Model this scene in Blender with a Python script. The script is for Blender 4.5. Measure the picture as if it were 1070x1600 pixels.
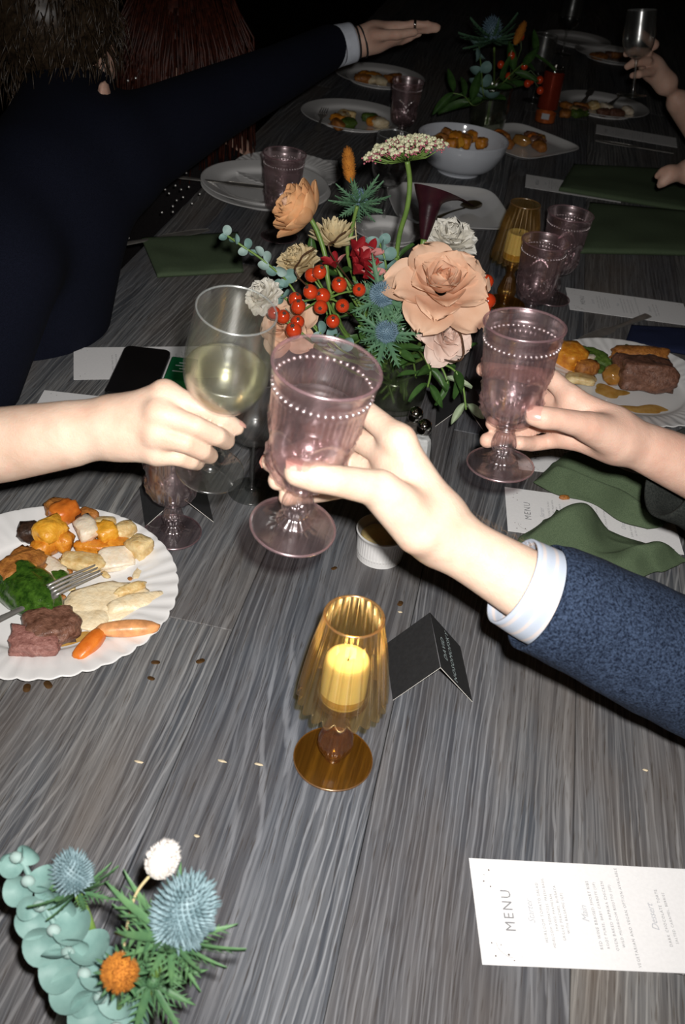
import bpy, bmesh, math, random
import numpy as np
from mathutils import Vector, Matrix, Quaternion, noise as mnoise

for o in list(bpy.data.objects): bpy.data.objects.remove(o)
SC = bpy.context.scene
COL = SC.collection
TZ = 0.75                       # table top height
R_ = math.radians

# ------------------------------------------------------------------ camera
FPX = 1550.0
CAM = Vector((0, 0, TZ + 0.79))
_p, _r, _y = R_(37.0), R_(7.3), R_(7.25)
FW = Vector((-math.sin(_y) * math.cos(_p), math.cos(_y) * math.cos(_p), -math.sin(_p)))
_r0 = Vector((math.cos(_y), math.sin(_y), 0)); _u0 = _r0.cross(FW)
RT = math.cos(_r) * _r0 + math.sin(_r) * _u0
UP = -math.sin(_r) * _r0 + math.cos(_r) * _u0
cd = bpy.data.cameras.new('camera'); cam = bpy.data.objects.new('camera', cd); COL.objects.link(cam)
cd.sensor_fit = 'VERTICAL'; cd.sensor_height = 36.0; cd.lens = FPX / 1600 * 36.0
cd.clip_start = 0.02; cd.clip_end = 60
cam.matrix_world = Matrix(((RT.x, UP.x, -FW.x, CAM.x), (RT.y, UP.y, -FW.y, CAM.y), (RT.z, UP.z, -FW.z, CAM.z), (0, 0, 0, 1)))
cd.dof.use_dof = True; cd.dof.focus_distance = 1.2; cd.dof.aperture_fstop = 11.0
SC.camera = cam
SC.view_settings.view_transform = 'Standard'; SC.view_settings.look = 'None'
SC.view_settings.gamma = 1.0; SC.view_settings.use_curve_mapping = False
SC.view_settings.exposure = 0.0
SC.cycles.use_denoising = True
SC.cycles.max_bounces = 14; SC.cycles.transparent_max_bounces = 24
SC.cycles.transmission_bounces = 10; SC.cycles.glossy_bounces = 4; SC.cycles.diffuse_bounces = 3
SC.cycles.caustics_reflective = False; SC.cycles.caustics_refractive = False
SC.cycles.sample_clamp_indirect = 4.0

# ------------------------------------------------------------------ world + the camera's flash
w = bpy.data.worlds.new('world'); SC.world = w; w.use_nodes = True
w.node_tree.nodes['Background'].inputs[0].default_value = (1.0, 0.72, 0.5, 1)
w.node_tree.nodes['Background'].inputs[1].default_value = 0.0022
fl = bpy.data.lights.new('flash', 'SPOT'); flo = bpy.data.objects.new('flash', fl); COL.objects.link(flo)
fl.energy = 75.0; fl.color = (1.0, 0.97, 0.935); fl.shadow_soft_size = 0.011
fl.spot_size = R_(88); fl.spot_blend = 1.0
_fp = CAM + RT * 0.027 + UP * 0.034
_aim = (FW - UP * 0.08).normalized()
flo.matrix_world = Matrix.Translation(_fp) @ (-_aim).to_track_quat('Z', 'Y').to_matrix().to_4x4()

# ------------------------------------------------------------------ helpers
def ray(px, py): return RT * ((px - 535) / FPX) - UP * ((py - 800) / FPX) + FW
def U(px, py, d): return CAM + ray(px, py) * d                 # a point at depth d along a sight line
def T(px, py, h=0.0):                                          # a point h above the table top
    r = ray(px, py); return CAM + r * ((TZ + h - CAM.z) / r.z)
def V(*a): return Vector(a)
MW = {}
def tag(o, label=None, cat=None, group=None, kind=None):
    if label: o['label'] = label
    if cat: o['category'] = cat
    if group: o['group'] = group
    if kind: o['kind'] = kind
    return o
def basis(z, hint=Vector((0, 0, 1))):
    z = Vector(z).normalized(); x = hint.cross(z)
    if x.length < 1e-4: x = Vector((1, 0, 0))
    x.normalize(); y = z.cross(x)
    return Matrix(((x.x, y.x, z.x), (x.y, y.y, z.y), (x.z, y.z, z.z))).to_4x4()
def thing(name, label, cat, loc=(0, 0, 0), rot=None, group=None):
    o = bpy.data.objects.new(name, None); COL.objects.link(o)
    M = Matrix.Translation(Vector(loc)) @ (rot if rot is not None else Matrix())
    o.matrix_basis = M; o['_w'] = 1; del o['_w']
    o.empty_display_size = 0.02
    MW[o.name] = M
    return tag(o, label, cat, group)
def world_of(o): return MW.get(o.name, Matrix())
def link_mesh(name, me, mat, parent=None, mtx=None, world=False):
    o = bpy.data.objects.new(name, me); COL.objects.link(o)
    if mat is not None and len(me.materials) == 0: me.materials.append(mat)
    if parent is not None:
        o.parent = parent
    M = mtx if mtx is not None else Matrix()
    o.matrix_basis = M
    MW[o.name] = (world_of(parent) @ M) if parent is not None else M
    return o
class MB:
    """collects verts and faces for one mesh"""
    def __init__(s): s.v = []; s.f = []
    def add(s, vs, fs, M=None):
        b = len(s.v)
        s.v += [tuple(M @ Vector(p)) if M is not None else tuple(p) for p in vs]
        s.f += [tuple(i + b for i in q) for q in fs]; return s
    def mesh(s, name, smooth=True):
        me = bpy.data.meshes.new(name); me.from_pydata(s.v, [], s.f); me.validate()
        if smooth: me.polygons.foreach_set('use_smooth', [True] * len(me.polygons))
        me.update(); return me
    def build(s, name, mat, parent=None, smooth=True, mtx=None, world=False):
        # world=True: the verts are world coordinates, moved into the parent's frame
        if world and parent is not None:
            Mi = world_of(parent).inverted(); s.v = [tuple(Mi @ Vector(p)) for p in s.v]
        elif world:
            c = Vector(np.array(s.v).mean(0)); c.z = min(p[2] for p in s.v)
            s.v = [tuple(Vector(p) - c) for p in s.v]; mtx = Matrix.Translation(c)
        return link_mesh(name, s.mesh(name, smooth), mat, parent, mtx)
    # ---- shapes
    def box(s, c, d, M=None):
        x, y, z = [k / 2 for k in d]
        vs = [(c[0] + a * x, c[1] + b * y, c[2] + e * z) for a in (-1, 1) for b in (-1, 1) for e in (-1, 1)]
        return s.add(vs, [(0, 1, 3, 2), (4, 6, 7, 5), (0, 4, 5, 1), (2, 3, 7, 6), (0, 2, 6, 4), (1, 5, 7, 3)], M)
    def lathe(s, prof, n=32, fn=None, M=None, close=False, zfn=None):
        vs = []; fs = []; m = len(prof)
        for j, (r, z) in enumerate(prof):
            for i in range(n):
                a = 2 * math.pi * i / n
                rr = r + (fn(j, a, r, z) if fn else 0); zz = z + (zfn(j, a, r, z) if zfn else 0)
                vs.append((rr * math.cos(a), rr * math.sin(a), zz))
        for j in range(m - 1):
            for i in range(n):
                k = (i + 1) % n
                fs.append((j * n + i, j * n + k, (j + 1) * n + k, (j + 1) * n + i))
        if prof[0][0] < 1e-6 or close == 'both' or close == 'bottom':
            fs.append(tuple(range(n - 1, -1, -1)))
        if prof[-1][0] < 1e-6 or close == 'both' or close == 'top':
            fs.append(tuple((m - 1) * n + i for i in range(n)))
        if close == 'loop':
            for i in range(n):
                k = (i + 1) % n; fs.append(((m - 1) * n + i, (m - 1) * n + k, k, i))
        return s.add(vs, fs, M)
    def tube(s, pts, rad, n=8, M=None, flat=1.0, cap=True):
        pts = [Vector(p) for p in pts]; m = len(pts)
        if not hasattr(rad, '__len__'): rad = [rad] * m
        vs = []; fs = []; prev = None
        for j in range(m):
            t = (pts[min(j + 1, m - 1)] - pts[max(j - 1, 0)])
            if t.length < 1e-9: t = Vector((0, 0, 1))
            t.normalize()
            if prev is None:
                h = Vector((0, 0, 1)) if abs(t.z) < .9 else Vector((1, 0, 0)); x = t.cross(h).normalized()
            else:
                x = prev - t * prev.dot(t); x.normalize()
            prev = x; y = t.cross(x)
            for i in range(n):
                a = 2 * math.pi * i / n
                vs.append(pts[j] + (x * math.cos(a) + y * math.sin(a) * flat) * rad[j])
        for j in range(m - 1):
            for i in range(n):
                k = (i + 1) % n; fs.append((j * n + i, j * n + k, (j + 1) * n + k, (j + 1) * n + i))
        if cap: fs.append(tuple(range(n - 1, -1, -1))); fs.append(tuple((m - 1) * n + i for i in range(n)))
        return s.add(vs, fs, M)
    def grid(s, fn, nu=7, nv=7, M=None):
        vs = [fn(-1 + 2 * i / (nu - 1), j / (nv - 1)) for j in range(nv) for i in range(nu)]
        fs = [(j * nu + i, j * nu + i + 1, (j + 1) * nu + i + 1, (j + 1) * nu + i) for j in range(nv - 1) for i in range(nu - 1)]
        return s.add(vs, fs, M)
    def ball(s, c, r, sub=2, M=None, sc=(1, 1, 1), fn=None):
        vs, fs = ICO(sub)
        out = []
        for p in vs:
            q = Vector((p[0] * sc[0], p[1] * sc[1], p[2] * sc[2])) * r
            if fn: q = q * fn(Vector(p))
            out.append(q + Vector(c))
        return s.add(out, fs, M)
_ico = {}
def ICO(sub):
    if sub not in _ico:
        bm = bmesh.new(); bmesh.ops.create_icosphere(bm, subdivisions=sub, radius=1.0)
        _ico[sub] = ([tuple(v.co) for v in bm.verts], [tuple(v.index for v in f.verts) for f in bm.faces]); bm.free()
    return _ico[sub]
def bez(a, b, c, d, n=12):
    a, b, c, d = map(Vector, (a, b, c, d)); out = []
    for i in range(n):
        t = i / (n - 1); q = 1 - t
        out.append(a * q**3 + b * 3 * q * q * t + c * 3 * q * t * t + d * t**3)
    return out
def copy_tree(o, parent=None, mtx=None, label=None, group=None):
    c = o.copy(); COL.objects.link(c); c.parent = parent
    if mtx is not None: c.matrix_basis = mtx
    MW[c.name] = (world_of(parent) if parent else Matrix()) @ c.matrix_basis
    if label: c['label'] = label
    if group: c['group'] = group
    for ch in list(o.children): copy_tree(ch, c)
    return c

# ---- implicit surfaces: round cones blended into one continuous skin
def sdf_mesh(groups, vox=0.002, kall=0.006, name='body'):
    """groups: list of (k, [ (a, b, ra, rb), ... ]); inside a group the cones blend with k, the groups with kall"""
    groups = [(k, [p if isinstance(p, list) else [p] for p in g]) for k, g in groups]
    allp = [p for g in groups for c in g[1] for p in c]
    lo = np.min([np.minimum(np.array(p[0]) - p[2], np.array(p[1]) - p[3]) for p in allp], 0) - 4 * vox
    hi = np.max([np.maximum(np.array(p[0]) + p[2], np.array(p[1]) + p[3]) for p in allp], 0) + 4 * vox
    n = np.ceil((hi - lo) / vox).astype(int) + 1
    BIG = 0.08
    tot = None
    def smin(a, b, k):
        h = np.maximum(k - np.abs(a - b), 0) / k
        return np.minimum(a, b) - h * h * k * 0.25
    for gi, (k, prims) in enumerate(groups):
        acc = np.full(n, BIG, np.float32)
        mg = 2 * max(k, kall) + 3 * vox
        for c in prims:            # a chain is joined sharply inside itself and blended with the rest by k
            clo = np.min([np.minimum(np.array(p[0]) - p[2], np.array(p[1]) - p[3]) for p in c], 0)
            chi = np.max([np.maximum(np.array(p[0]) + p[2], np.array(p[1]) + p[3]) for p in c], 0)
            i0 = np.maximum(np.floor((clo - mg - lo) / vox).astype(int), 0)
            i1 = np.minimum(np.ceil((chi + mg - lo) / vox).astype(int) + 1, n)
            tmp = np.full(i1 - i0, BIG, np.float32)
            for (a, b, ra, rb) in c:
                a = np.array(a, float); b = np.array(b, float)
                j0 = np.maximum(np.floor((np.minimum(a - ra, b - rb) - mg - lo) / vox).astype(int), i0)
                j1 = np.minimum(np.ceil((np.maximum(a + ra, b + rb) + mg - lo) / vox).astype(int) + 1, i1)
                ax = [(lo[q] + vox * np.arange(j0[q], j1[q])).astype(np.float32) for q in range(3)]
                X = ax[0][:, None, None] - a[0]; Y = ax[1][None, :, None] - a[1]; Z = ax[2][None, None, :] - a[2]
                d = b - a; L2 = float(d @ d) + 1e-12
                t = np.clip((X * d[0] + Y * d[1] + Z * d[2]) / L2, 0, 1)
                ds = np.sqrt((X - t * d[0])**2 + (Y - t * d[1])**2 + (Z - t * d[2])**2) - (ra + (rb - ra) * t)
                sl = tuple(slice(j0[q] - i0[q], j1[q] - i0[q]) for q in range(3))
                tmp[sl] = np.minimum(tmp[sl], ds)
            sl = tuple(slice(i0[q], i1[q]) for q in range(3))
            acc[sl] = smin(acc[sl], tmp, max(k, 1e-5))
        tot = acc if tot is None else smin(tot, acc, kall)
    # naive surface nets
    S = tot
    ins = S < 0
    cx, cy, cz = [m - 1 for m in S.shape]
    cnt = np.zeros((cx, cy, cz), np.uint8)
    for a in (0, 1):
        for b in (0, 1):
            for c in (0, 1): cnt += ins[a:a + cx, b:b + cy, c:c + cz]
    act = np.argwhere((cnt > 0) & (cnt < 8))
    idx = np.full((cx, cy, cz), -1, np.int32); idx[tuple(act.T)] = np.arange(len(act))
    pos = np.zeros((len(act), 3)); num = np.zeros(len(act))
    cor = [(a, b, c) for a in (0, 1) for b in (0, 1) for c in (0, 1)]
    for p in cor:
        for ax in range(3):
            if p[ax] == 0:
                q = list(p); q[ax] = 1
                va = S[act[:, 0] + p[0], act[:, 1] + p[1], act[:, 2] + p[2]]; vb = S[act[:, 0] + q[0], act[:, 1] + q[1], act[:, 2] + q[2]]
                m = (va < 0) != (vb < 0)
                t = np.where(m, va / np.where(m, va - vb, 1), 0)
                base = np.tile(np.array(p, float), (len(act), 1)); base[:, ax] = t
                pos[m] += base[m]; num[m] += 1
    P = (act + pos / num[:, None]) * vox + lo
    faces = []
    for ax in range(3):
        s0 = [slice(None)] * 3; s1 = [slice(None)] * 3
        s0[ax] = slice(0, -1); s1[ax] = slice(1, None)
        e = np.argwhere(ins[tuple(s0)] != ins[tuple(s1)])
        o1, o2 = [q for q in range(3) if q != ax]
        e = e[(e[:, o1] > 0) & (e[:, o2] > 0) & (e[:, o1] < S.shape[o1] - 1) & (e[:, o2] < S.shape[o2] - 1)]
        def at(d1, d2):
            q = e.copy(); q[:, o1] -= d1; q[:, o2] -= d2
            return idx[tuple(q.T)]
        quad = np.stack([at(1, 1), at(0, 1), at(0, 0), at(1, 0)], 1)
        flip = ins[tuple(e.T)]
        if ax == 1: flip = ~flip
        quad[~flip] = quad[~flip][:, ::-1]
        faces.append(quad)
    F = np.concatenate(faces)
    # a little relaxation
    for _ in range(2):
        acc = np.zeros_like(P); c = np.zeros(len(P))
        for i in range(4):
            np.add.at(acc, F[:, i], P[F[:, (i + 1) % 4]] + P[F[:, (i - 1) % 4]]); np.add.at(c, F[:, i], 2)
        P = P * .5 + .5 * acc / c[:, None]
    me = bpy.data.meshes.new(name)
    me.vertices.add(len(P)); me.vertices.foreach_set('co', P.astype(np.float32).ravel())
    me.loops.add(len(F) * 4); me.loops.foreach_set('vertex_index', F.astype(np.int32).ravel())
    me.polygons.add(len(F)); me.polygons.foreach_set('loop_start', np.arange(0, 4 * len(F), 4, dtype=np.int32))
    me.polygons.foreach_set('loop_total', np.full(len(F), 4, np.int32))
    me.polygons.foreach_set('use_smooth', np.ones(len(F), bool))
    me.update(); me.validate()
    bm = bmesh.new(); bm.from_mesh(me); bmesh.ops.recalc_face_normals(bm, faces=bm.faces[:]); bm.to_mesh(me); bm.free()
    return me
def chain(*js):
    """joints (px, py, depth, radius in mm) -> round cones"""
    q = [(U(a, b, d), r / 1000) for a, b, d, r in js]
    return [(tuple(q[i][0]), tuple(q[i + 1][0]), q[i][1], q[i + 1][1]) for i in range(len(q) - 1)]
def wchain(*js): return [(tuple(js[i][0]), tuple(js[i + 1][0]), js[i][1], js[i + 1][1]) for i in range(len(js) - 1)]

# ------------------------------------------------------------------ materials
class NT:
    def __init__(s, name):
        s.m = bpy.data.materials.new(name); s.m.use_nodes = True; s.t = s.m.node_tree; s.t.nodes.clear()
        s.out = s.n('ShaderNodeOutputMaterial')
    def n(s, typ, ins=None, **kw):
        nd = s.t.nodes.new(typ)
        for k, v in kw.items(): setattr(nd, k, v)
        for k, v in (ins or {}).items():
            sock = nd.inputs[k]
            if isinstance(v, bpy.types.NodeSocket): s.t.links.new(v, sock)
            else: sock.default_value = v
        return nd
    def math(s, op, a, b=0.0, c=0.0):
        nd = s.n('ShaderNodeMath', {0: a, 1: b, 2: c}, operation=op); return nd.outputs[0]
    def ramp(s, fac, stops, interp='LINEAR'):
        nd = s.n('ShaderNodeValToRGB', {0: fac}); cr = nd.color_ramp; cr.interpolation = interp
        while len(cr.elements) < len(stops): cr.elements.new(.5)
        for e, (p, c) in zip(cr.elements, stops):
            e.position = p; e.color = c if len(c) == 4 else (*c, 1)
        return nd.outputs[0]
    def mix(s, fac, a, b, blend='MIX'):
        nd = s.n('ShaderNodeMix', data_type='RGBA', blend_type=blend)
        for k, v in ((0, fac), (6, a), (7, b)):
            if isinstance(v, bpy.types.NodeSocket): s.t.links.new(v, nd.inputs[k])
            else: nd.inputs[k].default_value = v if k == 0 else ((*v, 1) if len(v) == 3 else v)
        return nd.outputs[2]
    def noise(s, vec, scale, detail=3, rough=.5, dist=0.0):
        return s.n('ShaderNodeTexNoise', {'Vector': vec, 'Scale': scale, 'Detail': detail, 'Roughness': rough, 'Distortion': dist}).outputs[0]
    def obj(s): return s.n('ShaderNodeTexCoord').outputs['Object']
    def bump(s, h, strength=.3, dist=.001):
        return s.n('ShaderNodeBump', {'Height': h, 'Strength': strength, 'Distance': dist}).outputs[0]
    def end(s, shader): s.t.links.new(shader, s.out.inputs[0]); return s.m
    def pbsdf(s, **ins):
        return s.n('ShaderNodeBsdfPrincipled', {k.replace('_', ' '): v for k, v in ins.items()}).outputs[0]
def c4(c): return (*c, 1) if len(c) == 3 else c
_mc = {}
def mat(name, col, rough=.5, var=.15, vscale=60, bump=.0, bscale=200, metal=0.0, sss=0.0, spec=.5, col2=None, coat=0.0, sheen=0.0, trans=0.0):
    if name in _mc: return _mc[name]
    t = NT(name); co = t.obj()
    nz = t.noise(co, vscale, 4, .6)
    c2 = col2 if col2 is not None else tuple(max(0, k * (1 - 2 * var)) for k in col)
    c1 = col if col2 is not None else tuple(min(1, k * (1 + var)) for k in col)
    colr = t.ramp(nz, [(.3, c2), (.7, c1)])
    ins = {'Base Color': colr, 'Roughness': rough, 'Metallic': metal, 'Specular IOR Level': spec, 'Coat Weight': coat, 'Sheen Weight': sheen}
    if sss: ins.update({'Subsurface Weight': sss, 'Subsurface Radius': (1.0, .35, .2), 'Subsurface Scale': .006})
    if bump: ins['Normal'] = t.bump(t.noise(co, bscale, 4, .6), bump, .002)
    sh = t.n('ShaderNodeBsdfPrincipled', ins).outputs[0]
    if trans:
        tr = t.n('ShaderNodeBsdfTranslucent', {'Color': colr}).outputs[0]
        sh = t.n('ShaderNodeMixShader', {0: trans, 1: sh, 2: tr}).outputs[0]
    _mc[name] = t.end(sh); return _mc[name]
def glass(name, tint=(1, 1, 1), refr=.3, haze=0.0, hazecol=(1, 1, 1), rough=.02, ior=1.5, bump=0, bscale=100, f0=.04, groughness=.17, satin=0.0):
    """thin glass: mostly straight through (so flash light reaches what is inside), a share refracted, a mirror share by angle"""
    t = NT(name); ins = {}
    nrm = None
    if bump: nrm = t.bump(t.noise(t.obj(), bscale, 2, .5), bump, .001)
    def with_n(d):
        if nrm is not None: d['Normal'] = nrm
        return d
    tr = t.n('ShaderNodeBsdfTransparent', {'Color': c4(tint)}).outputs[0]
    rf = t.n('ShaderNodeBsdfRefraction', with_n({'Color': c4(tint), 'Roughness': rough, 'IOR': 1.24})).outputs[0]
    sh = t.n('ShaderNodeMixShader', {0: refr, 1: tr, 2: rf}).outputs[0]
    if haze:  # diffuse share stands in for flash light scattered by the glass
        df = t.n('ShaderNodeBsdfDiffuse', with_n({'Color': c4(hazecol)})).outputs[0]
        tl = t.n('ShaderNodeBsdfTranslucent', {'Color': c4(hazecol)}).outputs[0]
        dd = t.n('ShaderNodeMixShader', {0: .45, 1: df, 2: tl}).outputs[0]
        sh = t.n('ShaderNodeMixShader', {0: haze, 1: sh, 2: dd}).outputs[0]
    if satin:
        g2 = t.n('ShaderNodeBsdfGlossy', with_n({'Color': c4(hazecol), 'Roughness': .36})).outputs[0]
        sh = t.n('ShaderNodeMixShader', {0: satin, 1: sh, 2: g2}).outputs[0]
    fc = t.n('ShaderNodeLayerWeight', with_n({'Blend': .5})).outputs['Facing']
    fr = t.math('MULTIPLY_ADD', t.math('POWER', fc, 4.0), .55, f0)
    gl = t.n('ShaderNodeBsdfGlossy', with_n({'Color': (1, 1, 1, 1), 'Roughness': groughness})).outputs[0]
    sh = t.n('ShaderNodeMixShader', {0: fr, 1: sh, 2: gl}).outputs[0]
    return t.end(sh)
# wood: grey-blue limed planks, grain runs along local Y
def wood_mat(name, dark, light, brown):
    t = NT(name); co = t.obj()
    rnd = t.n('ShaderNodeObjectInfo').outputs['Random']
    off = t.n('ShaderNodeCombineXYZ', {0: t.math('MULTIPLY', rnd, 7.0), 1: t.math('MULTIPLY', rnd, 23.0), 2: t.math('MULTIPLY', rnd, 3.0)}).outputs[0]
    v = t.n('ShaderNodeVectorMath', {0: co, 1: off}, operation='ADD').outputs[0]
    def sc(x, y, z=1.0, src=v):
        return t.n('ShaderNodeVectorMath', {0: src, 1: (x, y, z)}, operation='MULTIPLY').outputs[0]
    warp = t.noise(sc(7.0, 1.7), 1.0, 2, .5)                       # slow bend of the grain
    wx = t.math('MULTIPLY', t.math('SUBTRACT', warp, .5), .045)
    vw = t.n('ShaderNodeVectorMath', {0: v, 1: t.n('ShaderNodeCombineXYZ', {0: wx}).outputs[0]}, operation='ADD').outputs[0]
    fine = t.noise(sc(330, 5, 1, vw), 1.0, 3, .6)
    med = t.noise(sc(120, 2.5, 1, vw), 1.0, 3, .6)
    # growth rings: contour lines of a stretched noise
    ringn = t.noise(sc(4.5, .75), 1.0, 1.0, .35)
    px = t.n('ShaderNodeSeparateXYZ', {0: vw}).outputs[0]
    sn = t.math('SINE', t.math('ADD', t.math('ADD', t.math('MULTIPLY', px, 620.0), t.math('MULTIPLY', ringn, 150.0)), t.math('MULTIPLY', t.noise(sc(90, 14), 1.0, 2, .6), 4.0)))
    ringmask = t.ramp(t.noise(sc(14, 2.6), 1.0, 2, .5), [(.40, (.12, .12, .12)), (.66, (1, 1, 1))])
    rings = t.math('MULTIPLY', t.ramp(sn, [(.60, (0, 0, 0)), (.95, (1, 1, 1))]), ringmask)
    finel = t.ramp(fine, [(.50, (0, 0, 0)), (.62, (1, 1, 1))])
    medl = t.ramp(med, [(.40, (0, 0, 0)), (.68, (1, 1, 1))])
    patch = t.ramp(t.noise(sc(9, 2.6), 1.0, 4, .6), [(.40, (0, 0, 0)), (.72, (1, 1, 1))])
    pore = t.ramp(t.noise(sc(520, 26, 1, vw), 1.0, 2, .6), [(.58, (0, 0, 0)), (.70, (1, 1, 1))])
    tone = t.ramp(t.noise(sc(2.6, .8), 1.0, 3, .6), [(.3, (.78, .8, .86)), (.7, (1.2, 1.16, 1.08))])
    c = t.mix(medl, dark, tuple((a + b) / 2 for a, b in zip(dark, light)))
    c = t.mix(t.math('MULTIPLY', finel, .42), c, light)
    c = t.mix(t.math('MULTIPLY', rings, .75), c, tuple(k * 1.3 for k in light))
    c = t.mix(t.math('MULTIPLY', patch, .55), c, brown)
    c = t.mix(t.math('MULTIPLY', pore, .6), c, tuple(k * .35 for k in brown))
    c = t.mix(1.0, c, tone, 'MULTIPLY')
    c = t.mix(1.0, c, t.ramp(rnd, [(0, (.86, .88, .92)), (1, (1.12, 1.1, 1.06))]), 'MULTIPLY')
    hgt = t.math('SUBTRACT', t.math('ADD', t.math('MULTIPLY', finel, .5), rings), pore)
    return t.end(t.n('ShaderNodeBsdfPrincipled', {'Base Color': c, 'Roughness': .62, 'Specular IOR Level': .35, 'Normal': t.bump(hgt, .35, .0006)}).outputs[0])
M_WOOD = wood_mat('limed grey wood', (.062, .068, .079), (.262, .266, .272), (.135, .100, .072))
M_WOODD = mat('dark oak', (.05, .035, .026), .6, .25, 30)
M_FLOOR = mat('dark floor', (.03, .022, .018), .5, .3, 4)
M_WALL = mat('dark plaster', (.035, .028, .024), .9, .2, 5)

def skin_mat(name, a, b):
    t = NT(name); co = t.obj()
    big = t.noise(co, 28, 3, .55)
    c = t.ramp(big, [(.32, a), (.68, b)])
    red = t.ramp(t.noise(co, 75, 2, .5), [(.56, (0, 0, 0)), (.75, (1, 1, 1))])
    c = t.mix(t.math('MULTIPLY', red, .18), c, (.72, .30, .22))
    fine = t.n('ShaderNodeTexVoronoi', {'Vector': co, 'Scale': 700.0}).outputs[0]
    h = t.math('ADD', t.math('MULTIPLY', fine, .4), t.noise(co, 120, 3, .6))
    return t.end(t.n('ShaderNodeBsdfPrincipled', {'Base Color': c, 'Roughness': .52, 'Specular IOR Level': .35, 'Subsurface Weight': .25,
        'Subsurface Radius': (1, .35, .2), 'Subsurface Scale': .004, 'Normal': t.bump(h, .30, .0014)}).outputs[0])
M_SKIN = skin_mat('light skin', (.58, .395, .295), (.70, .515, .40))
M_SKIN2 = skin_mat('pink skin', (.58, .35, .265), (.68, .45, .35))
M_NAIL = mat('nail', (.60, .33, .27), .2, .05, 40, coat=.7)

def cloth_mat(name, a, b, scale=900, rough=.95, bump=.5, sheen=.0, big=0.0):
    t = NT(name); co = t.obj()
    n1 = t.noise(co, scale, 2, .7); n2 = t.noise(co, 14, 3, .5)
    c = t.ramp(n1, [(.36, a), (.66, b)])
    c = t.mix(t.math('MULTIPLY', n2, .35), c, a)
    return t.end(t.n('ShaderNodeBsdfPrincipled', {'Base Color': c, 'Roughness': rough, 'Sheen Weight': sheen, 'Specular IOR Level': .15,
        'Normal': t.bump(n1, bump, .0012)}).outputs[0])
M_TWEED = cloth_mat('blue tweed', (.003, .006, .015), (.040, .060, .105), 480)
M_NAVY = cloth_mat('navy wool', (.003, .004, .010), (.008, .010, .022), 700)
M_BLACKC = cloth_mat('charcoal knit', (.012, .014, .013), (.035, .038, .034), 500)
M_NAPKIN = cloth_mat('sage linen', (.058, .086, .048), (.118, .158, .090), 1100, bump=.3)
M_DRESS = cloth_mat('dark dress', (.006, .005, .006), (.014, .012, .012), 400)
M_GREENC = cloth_mat('green cloth', (.06, .09, .04), (.10, .14, .07), 700)
def shirt_mat():
    t = NT('striped shirt cotton'); co = t.n('ShaderNodeTexCoord').outputs['Object']
    w = t.n('ShaderNodeTexWave', {'Vector': co, 'Scale': 28.0, 'Distortion': 0.3}, wave_type='BANDS', bands_direction='Z').outputs[0]
    c = t.ramp(w, [(.0, (.36, .40, .47)), (.74, (.38, .42, .49)), (.90, (.50, .45, .44)), (1, (.51, .46, .45))])
    return t.end(t.n('ShaderNodeBsdfPrincipled', {'Base Color': c, 'Roughness': .8, 'Normal': t.bump(t.noise(co, 900, 2), .2, .0006)}).outputs[0])
M_SHIRT = shirt_mat()
M_WSHIRT = mat('white cotton', (.62, .66, .74), .8, .05, 80)
M_CERAM = mat('white ceramic', (.80, .79, .78), .16, .02, 20, coat=.4)
M_CERAM2 = mat('pale blue ceramic', (.66, .69, .75), .12, .02, 20, coat=.5)
M_PAPER = mat('menu paper', (.80, .79, .79), .85, .02, 300, bump=.05, bscale=500)
M_BLACKP = mat('black card', (.020, .020, .021), .7, .15, 200)
M_EDGE = mat('card edge', (.75, .72, .66), .8, .03, 50)
M_INK = mat('grey ink', (.24, .24, .25), .8, .05, 50)
M_INKL = mat('pale ink', (.48, .49, .52), .8, .05, 50)
M_DOT = mat('brown ink dot', (.09, .06, .045), .8, .05, 50)
M_FOIL = mat('silver ink', (.55, .66, .66), .5, .05, 50)
M_STEEL = mat('steel', (.46, .44, .41), .34, .12, 60, metal=.72)
M_CHROME = mat('chrome', (.70, .68, .64), .10, .03, 60, metal=1.0)
M_SALT = mat('salt', (.78, .78, .78), .9, .05, 300)
M_PHONE = mat('phone glass', (.010, .009, .009), .08, .1, 10, coat=.6)
M_PHONEF = mat('phone frame', (.03, .03, .032), .3, .1, 30, metal=.7)
M_GPACK = mat('green foil', (.012, .16, .055), .25, .1, 30, coat=.5)
M_WAX = mat('ivory wax', (.93, .88, .76), .6, .04, 30, sss=.3)
G_PINK = glass('pink pressed glass', (.982, .925, .935), .09, .010, (1.0, .76, .79), .02, bump=.12, bscale=120, f0=.10, groughness=.2, satin=.06)
G_PINKS = glass('pink solid glass', (.98, .93, .94), .18, .010, (1.0, .80, .82), .02, bump=.3, bscale=110, f0=.11, groughness=.2, satin=.04)
G_BEAD = glass('glass bead', (.97, .92, .93), .15, .015, (1.0, .88, .88), .02, f0=.30, groughness=.26, satin=.08)
G_CLEAR = glass('clear glass', (.985, .99, .985), .03, .006, (.9, .95, .95), .01, f0=.08, groughness=.22, satin=.02)
G_RIM = glass('glint glass rim', (.97, .98, .97), .1, .16, (.92, .97, .97), .01, f0=.12, groughness=.25)  # milky white share paints the rim highlight into the glass
G_PRIM = glass('pink glint rim', (.95, .82, .85), .1, .10, (1.0, .72, .76), .01, f0=.12, groughness=.25)  # rim and foot edge highlights painted as a milky pink share
G_ARIM = glass('amber glint rim', (.95, .8, .5), .1, .14, (1.0, .66, .34), .01, f0=.14, groughness=.25)  # milky share paints the bright edge line into the amber
G_STEM = glass('clear solid glass', (.96, .97, .96), .22, .008, (.9, .95, .9), .01, bump=.15, bscale=60, f0=.08, groughness=.2)
G_AMBER = glass('amber fluted glass', (.985, .90, .66), .05, .018, (1.0, .60, .18), .03, bump=.08, bscale=60, f0=.07, groughness=.22, satin=.03)
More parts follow.
